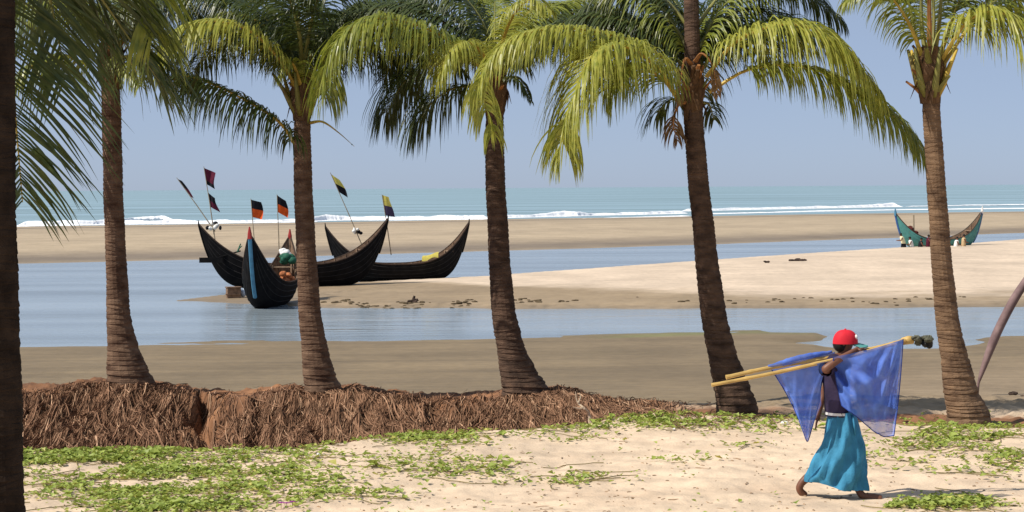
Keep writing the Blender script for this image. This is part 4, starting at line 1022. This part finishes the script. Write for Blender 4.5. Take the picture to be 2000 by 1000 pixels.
def build_net():
    Y = 19.62; P = lambda px, py, dy=0: at(px, py, Y+dy)
    MT['net'] = net_material(); MT['cord'] = mat('blue_cord', (.03, .06, .25), .8, .1, .2, 20)
    root = empty('push_net', P(1600, 708, -.2)); tag(root, 'blue push net hung on two bamboo poles over a shoulder', 'fishing net')
    def pole(pts, r0, r1, seed):
        rnd = random.Random(seed); Q = spline(pts, 40); b = MB(); pr = []; rr = []
        for i, q in enumerate(Q):
            node = (i % 6 == 0)
            pr.append(q); rr.append((r0+(r1-r0)*i/39)*(1.18 if node else 1))
        b.tube(pr, rr, 8); b.build('bamboo_pole', MT['bamboo'], root, False)
    pole([P(1390, 752, -.42), P(1500, 731, -.36), P(1610, 707, -.26), P(1690, 688, -.16), P(1768, 664, -.05)], .016, .020, 1)
    pole([P(1418, 737, -.1), P(1500, 719, -.05), P(1610, 700, .02), P(1690, 684, .05), P(1766, 666, .07)], .020, .018, 2)
    # big front panel: hung from the poles between neck and tip
    def panel(topL, topR, botL, botR, nu, nv, fold, seed, sagbot, dyt, dyb):
        rnd = random.Random(seed); rows = []
        for j in range(nv+1):
            v = j/nv; row = []
            for i in range(nu+1):
                u = i/nu
                tx = np.interp(u, np.linspace(0, 1, len(topL)), [p[0] for p in topL]); ty = np.interp(u, np.linspace(0, 1, len(topL)), [p[1] for p in topL])
                bx = np.interp(u, np.linspace(0, 1, len(botL)), [p[0] for p in botL]); by = np.interp(u, np.linspace(0, 1, len(botL)), [p[1] for p in botL])
                px = tx*(1-v)+bx*v; py = ty*(1-v)+by*v
                px += sagbot*math.sin(math.pi*v)*(u-.5)*2
                w1 = fold(u, v)
                row.append(P(px, py, dyt+(dyb-dyt)*v+w1))
            rows.append(row)
        b = MB(); b.grid(rows)
        if seed in (1, 2): edges.append([r_[-1] for r_ in rows]); edges.append(rows[-1]); edges.append([r_[0] for r_ in rows])
        return b
    edges = []
    f1 = lambda u, v: (.045*math.sin(u*13+v*3)+.03*math.sin(u*27-v*6+1)*(1-.4*v)+.05*math.sin(4*v+7*u))*min(1, v*3) + .034*math.sin(19*(v**.8+.7*(u-.4)**2*4)+2*u)*math.sin(math.pi*min(1, v*1.15))
    b = panel([(1627, 697), (1660, 691), (1700, 682), (1735, 672), (1764, 662)], None, [(1644, 792), (1678, 818), (1706, 842), (1726, 853), (1746, 851)], None, 46, 40, f1, 1, 2, -.37, -.30)
    b.build('net_panel', MT['net'], root, True)
    f1b = lambda u, v: f1(u*.9+.2, v)+.02
    b = panel([(1645, 692), (1690, 684), (1735, 672), (1763, 664)], None, [(1658, 770), (1680, 775), (1720, 790), (1752, 800)], None, 40, 30, f1b, 4, -3, -.12, -.10)
    b.build('net_panel', MT['net'], root, True)
    f2 = lambda u, v: (.04*math.sin(u*12+v*4)+.025*math.sin(u*23+v*5))*min(1, v*3+.1) + .03*math.sin(18*(v**.8+.6*(u-.5)**2*4))*math.sin(math.pi*min(1, v*1.2))
    b = panel([(1503, 716), (1540, 707), (1580, 697), (1612, 690), (1630, 688)], None, [(1574, 858), (1576, 862), (1578, 862), (1582, 850), (1600, 786)], None, 40, 40, f2, 2, -7, .03, -.02)
    b.build('net_panel', MT['net'], root, True)
    f3 = lambda u, v: .03*math.sin(u*10+v*6)*min(1, v*3)
    b = panel([(1520, 728), (1550, 720), (1590, 711), (1612, 706)], None, [(1573, 850), (1576, 856), (1580, 850), (1604, 790)], None, 30, 30, f3, 3, -4, -.30, -.10)
    b.build('net_panel', MT['net'], root, True)
    for e_ in edges:
        b = MB(); b.tube(e_, .005, 5); b.build('edge_cord', MT['cord'], root)
    # twisted roll of netting along the rear pole
    b = MB(); rnd = random.Random(8)
    Q = spline([P(1500, 716, -.05), P(1540, 706, -.05), P(1580, 696, 0), P(1625, 687, .03)], 30)
    b.tube([q+Vector((0, rnd.uniform(-.004, .004), rnd.uniform(-.003, .003))) for q in Q], [.012+.022*math.sin(math.pi*i/29)+rnd.uniform(-.002, .002) for i in range(30)], 8); b.build('net_roll', MT['net'], root, True)
    # bundle at the tip
    b = MB(); b.tube([P(1762, 667, 0), P(1775, 664, 0), P(1784, 664, 0)], [.035, .042, .038], 10); b.build('pole_sleeve', MT['bamboo'], root, True)
    b = MB()
    for k in range(9): b.blob(P(1786+rnd.uniform(0, 34), 665+rnd.uniform(-5, 6), rnd.uniform(-.06, .06)), (rnd.uniform(.03, .055), .045, rnd.uniform(.025, .042)), 9, 6, .22, rnd)
    b.build('gear_bundle', MT['bundle'], root, False)
    b = MB()
    for k in range(4): b.blob(P(1802+rnd.uniform(0, 24), 670+rnd.uniform(-3, 6), rnd.uniform(-.06, -.02)), (.035, .03, .028), 8, 6, .2, rnd)
    b.build('gear_bundle', MT['hair'], root, False)
    local(root)
build_net()

# people around the far boat
def small_person(label, px, py_head, Y, top, low, lean=0.0, H=1.6, arm=.4, face=1, seed=0):
    hd = at(px, py_head, Y); base = Vector((hd.x-lean*.4, Y, hd.z-H*(.97-.12*abs(lean))))
    root = empty('person', base); tag(root, label, 'person', 'people gathered at the teal boat')
    def q(x, y, z):
        lz = max(0, z-.88)
        return base+Vector((x*face+lean*lz*1.0, y, z-.25*abs(lean)*lz))
    V = []; E = []; Rd = []
    def v(p, r, pr=None):
        V.append(p); Rd.append(r)
        if pr is not None: E.append((pr, len(V)-1))
        return len(V)-1
    pel = v(q(0, 0, .88), (.13, .11)); ch = v(q(.02, 0, 1.2), (.14, .11), pel); nk = v(q(.02, 0, 1.38), .055, ch); h1 = v(q(.04, 0, 1.47), .085, nk); v(q(.04, 0, 1.57), .075, h1)
    for s in (-1, 1):
        sh = v(q(.0, .19*s, 1.30), .055, ch); el = v(q(.05+arm*.2, .24*s, 1.06), .042, sh); v(q(.1+arm*.55, .2*s, .92+arm*.25), .03, el)
        kn = v(q(.06*s, .09*s, .47), .065, pel); an = v(q(.05*s, .1*s, .08), .04, kn); v(q(.14+.05*s, .1*s, .03), .035, an)
    skin_body('body', V, E, Rd, [0], MT['skin'], root, 1)
    b = MB(); b.grid(loft([(q(.02, 0, 1.38), .08, .1), (q(.02, 0, 1.31), .14, .22), (q(.01, 0, 1.1), .16, .2), (q(0, 0, .84), .165, .19)], 14), True); b.build('shirt', MT[top], root, True)
    b = MB(); b.grid(loft([(q(0, 0, .9), .16, .18), (q(0, 0, .6), .19, .2), (q(.02, 0, .25), .2, .2)], 14), True); b.build('sarong', MT[low], root, True)
    b = MB(); b.blob(q(.03, 0, 1.54), (.095, .09, .085), 10, 6); b.build('hair', MT['hair'], root, True)
    local(root)
YP = 141.8
small_person('person in cream shirt bending at the left end of the teal boat', 1762, 457, YP, 'cream', 'black', -.25, arm=.6, face=-1)
small_person('person in white shirt beside the cream shirted one', 1779, 464, YP+.2, 'white', 'black', -.15, face=-1)
small_person('person in black clothes by the hull left of the palm', 1798, 466, YP+.3, 'black', 'black', .1)
small_person('person in dark red just left of the right palm', 1813, 460, YP+.2, 'maroon', 'maroon', 0)
small_person('person in white shirt just right of the right palm', 1868, 464, YP+.1, 'white', 'purple', .1)
small_person('person in tan clothes at the right end of the teal boat', 1882, 459, YP, 'tan', 'tan', 0)

# ------------------------------------------------------------------ creepers, litter, driftwood
def creepers():
    rnd = random.Random(12); nr = np.random.RandomState(12)
    patches = [(200, 898, 270, 26, 1.3), (300, 938, 270, 44, .95), (120, 888, 90, 14, 1.2), (470, 925, 140, 42, .7), (620, 905, 110, 22, .45), (880, 918, 120, 22, .5), (780, 905, 160, 16, .45),
               (1130, 940, 60, 12, .5), (1090, 850, 110, 12, .45), (700, 888, 110, 14, .5), (560, 985, 90, 12, .5), (330, 985, 170, 22, .75), (1400, 818, 120, 22, 1.1), (1490, 832, 100, 14, .55), (1290, 826, 100, 14, .9),
               (1880, 858, 130, 30, .75), (1790, 893, 90, 18, .65), (1960, 898, 60, 22, .7), (1880, 987, 80, 10, .85), (1790, 993, 50, 6, .75), (1830, 905, 80, 14, .5), (1350, 902, 60, 6, .25), (1460, 872, 50, 6, .25), (640, 965, 120, 18, .3), (860, 870, 90, 12, .5), (1340, 792, 120, 10, .4), (1180, 830, 100, 10, .8)]
    N_ = 330000
    s = nr.uniform(-120, 2120, N_); y = 1/nr.uniform(1/28.5, 1/18.2, N_)*1.0
    x = (s-1000)/4000*y
    z, d = zfun(x, y)
    px = 1000+x/y*4000; py = hz(px)+(3-z)/y*4000
    den = np.zeros(N_)
    for (a, b, ra, rb, wt) in patches:
        den = np.maximum(den, wt*np.exp(-(((px-a)/ra)**2+((py-b)/rb)**2)**1.2))
    ed = 12000/(np.interp(px, EDGE_S, EDGE_P)-hz(px))
    st = np.exp(-((y-ed+.35)/.45)**2)*np.interp(px, [0, 600, 1200, 1450, 1500], [1.2, .9, .9, .6, 0])
    den = np.maximum(den, st)
    nz = fbm(x*1.1, y*1.1, 91)*.9+fbm(x*3.5, y*3.5, 92)*.7
    den = den*np.clip(.55+1.3*nz, 0, 1.4)
    den = den*(d['tr'] < .35)
    den += .006*np.clip(nz*2, 0, 1)
    keep = nr.uniform(0, 1, N_) < den*.44
    ii = np.nonzero(keep)[0]
    print('creeper leaves', len(ii))
    bs = [MB(), MB()]
    for i in ii:
        b = bs[0] if rnd.random() > .06 else bs[1]
        r = .026*math.exp(rnd.gauss(0, .38)); a = rnd.uniform(0, 6.28); tx = rnd.uniform(-.7, .7); ty = rnd.uniform(-.9, .35)
        c = Vector((x[i], y[i], z[i]+rnd.uniform(.008, .05)))
        ux = Vector((math.cos(a), math.sin(a), tx*.6)); uy = Vector((-math.sin(a), math.cos(a), ty*.6))
        up_ = Vector((0, 0, 1))*r*.35
        b.add([c-ux*r, c-uy*r*.75+up_, c+ux*r*.85+uy*r*.1, c+uy*r*.8+up_, c+ux*r*.2-up_*.3], [(0, 1, 4), (1, 2, 4), (2, 3, 4), (3, 0, 4)])
    tag(bs[0].build('creeping_plants', MT['creeper']), 'bright green beach creeper spreading over the sand', 'ground cover', kind='stuff')
    tag(bs[1].build('yellow_creeper_leaves', MT['creeper_yellow']), 'yellowing leaves among the green beach creeper', 'ground cover', kind='stuff')
    # runners
    b = MB(); pick = [ii[rnd.randrange(len(ii))] for _ in range(420)]
    RX = []; 
    for i in pick:
        a = rnd.uniform(0, 6.28); q = [x[i], y[i]]; st_ = rnd.uniform(.05, .13)
        for k in range(8):
            RX.append((q[0], q[1])); a += rnd.uniform(-.5, .5); q = [q[0]+math.cos(a)*st_, q[1]+math.sin(a)*st_]
    RX = np.array(RX); RZ = zfun(RX[:, 0], RX[:, 1])[0]
    for k in range(len(pick)):
        b.tube([(RX[k*8+j, 0], RX[k*8+j, 1], RZ[k*8+j]+.012) for j in range(8)], .0045, 4, cap=False)
    tag(b.build('creeper_runners', MT['runner']), 'thin trailing runners of the beach creeper', 'ground cover', kind='stuff')
    # stems and dry litter
    b = MB()
    K = 1100; ls = nr.uniform(-60, 2060, K); ly = 1/nr.uniform(1/27.0, 1/18.3, K); lx = (ls-1000)/4000*ly
    lz, ldd = zfun(lx, ly)
    for k in range(K):
        if ldd['tr'][k] > .3: continue
        x_, y_, zz = lx[k], ly[k], lz[k]+.004
        l = rnd.uniform(.01, .05) if rnd.random() < .93 else rnd.uniform(.06, .18); a = rnd.uniform(0, 3.14); r = rnd.uniform(.002, .007)
        dx = math.cos(a)*l; dy_ = math.sin(a)*l
        b.tube([(x_-dx/2, y_-dy_/2, zz), (x_+rnd.uniform(-.003, .003), y_, zz+rnd.uniform(.001, .006)), (x_+dx/2, y_+dy_/2, zz)], [r, r*1.1, r*.6], 3, cap=False)
    tag(b.build('dry_litter', MT['twig']), 'dry twigs and leaf bits scattered on the sand', 'litter', kind='stuff')
creepers()

def driftwood():
    Y = 27.2; P = lambda px, py, dy=0: at(px, py, Y+dy)
    b = MB()
    b.tube(spline([P(1153, 830), P(1150, 808, .02), P(1140, 797, -.02), P(1128, 785, .03), P(1124, 765, .02)], 14), [.026, .026, .024, .022, .021, .019, .018, .016, .014, .013, .012, .010, .008, .005], 7)
    b.tube(spline([P(1140, 797), P(1130, 798, -.03), P(1120, 795, -.05)], 6), [.018, .016, .013, .011, .008, .005], 6)
    b.tube(spline([P(1129, 787), P(1134, 776, .04), P(1132, 766, .05)], 5), [.012, .010, .008, .006, .004], 5)
    thing('driftwood_branch', 'pale forked driftwood branch leaning on the root bank', 'driftwood', b, MT['drift'])
driftwood()

def timber():
    b = MB(); pts = spline([at(1911, 748, 44), at(1922, 715, 44), at(1945, 655, 44), at(1975, 595, 44), at(2002, 552, 44), at(2040, 500, 44)], 26)
    rr = [.035+.09*min(1, i/9)-.02*max(0, (i-16)/9) for i in range(26)]
    b.tube([pts[0]-Vector((.02, 0, .3))]+pts, [.03]+rr, 10, flat=.75)
    thing('leaning_timber', 'curved weathered purple brown timber leaning at the right edge', 'timber', b, MT['timber'], True)
timber()

rnd = random.Random(33)
# purple flowers
for k, (px, py) in enumerate(((549, 987), (560, 989), (571, 986))):
    p = on(px, py, 0); zz = zg(p.x, p.y); r_ = empty('purple_flower', (p.x, p.y, zz))
    tag(r_, ('purple flower', 'purple flower', 'purple flower')[k]+(' at the left of three by the bottom edge', ' in the middle of three by the bottom edge', ' at the right of three by the bottom edge')[k], 'flower', 'purple flowers by the bottom edge')
    b = MB(); b.tube([(0, 0, 0), (0, .005, .05)], .003, 5); b.build('stem', MT['creeper'], r_)
    for j in range(5):
        a = j/5*6.28; b = MB(); c = Vector((0, .005, .05)); h = Vector((math.cos(a), math.sin(a), 0)); s_ = Vector((-h.y, h.x, 0))
        b.add([c, c+h*.02+s_*.014+Vector((0, 0, .012)), c+h*.036+Vector((0, 0, .006)), c+h*.02-s_*.014+Vector((0, 0, .012))], [(0, 1, 2, 3)]); b.build('petal', MT['flower'], r_)
# white litter
for k, (px, py, lab) in enumerate(((1532, 833, 'crumpled white scrap left of the blue net tip'), (1316, 845, 'white scrap on the creeper edge below the dark palm'), (622, 889, 'small white scrap on the creeper near the root bank'))):
    p = on(px, py, .0); b = MB(); b.blob((p.x, p.y, zg(p.x, p.y)+.02), (.045 if k == 0 else .022, .03, .028 if k == 0 else .014), 8, 5, .4, rnd)
    thing('paper_scrap', lab, 'litter', b, MT['white'])
# dark flotsam on the sandbar
for k, (px, py, sc, lab) in enumerate(((806, 592, .5, 'dark stump sticking out of the sandbar edge'), (1556, 511, .8, 'low dark driftwood heap on the bright sandbar'), (1984, 773, .22, 'dark bit of wood on the sand at the right edge'), (1497, 514, .4, 'small dark clump on the bright sandbar'))):
    if k == 2: p = at(px, py, 34)
    else: p = on(px, py, ZW+(.12 if k == 0 else .55))
    zz = zg(p.x, p.y); b = MB()
    for j in range(6):
        b.blob((p.x+rnd.uniform(-.35, .35)*sc*(2.2 if k == 1 else 1), p.y+rnd.uniform(-.2, .2), zz+rnd.uniform(.02, .22)*sc*(.4 if k == 1 else 1)), (.22*sc, .15*sc, .13*sc), 7, 5, .35, rnd)
    if k == 0: b.tube([(p.x, p.y, zz), (p.x+.08, p.y, zz+.28)], [.10, .05], 6)
    thing('driftwood_clump', lab, 'driftwood', b, MT['wood_dark'])
# clods along the sandbar scarp
b = MB(); nr = np.random.RandomState(4); K = 380
cs = np.where(nr.uniform(size=K) < .85, nr.uniform(620, 1360, K), nr.uniform(1360, 1900, K))
cy = 84.0+nr.uniform(1.0, 4.0, K)+.8*np.sin(cs*.021)+.5*np.sin(cs*.057); cx = (cs-1000)/4000*cy; cz = zfun(cx, cy)[0]
kp = fbm(cs*.02, cy*.4, 95) > .0
for k in range(K):
    if not kp[k]: continue
    r = rnd.uniform(.03, .09); b.blob((cx[k], cy[k], cz[k]+r*.15), (r*1.6, r, r*.6), 6, 4, .3, rnd)
tag(b.build('sand_clods', MT['clod']), 'dark clods and weed along the sandbar edge', 'clods', kind='stuff')
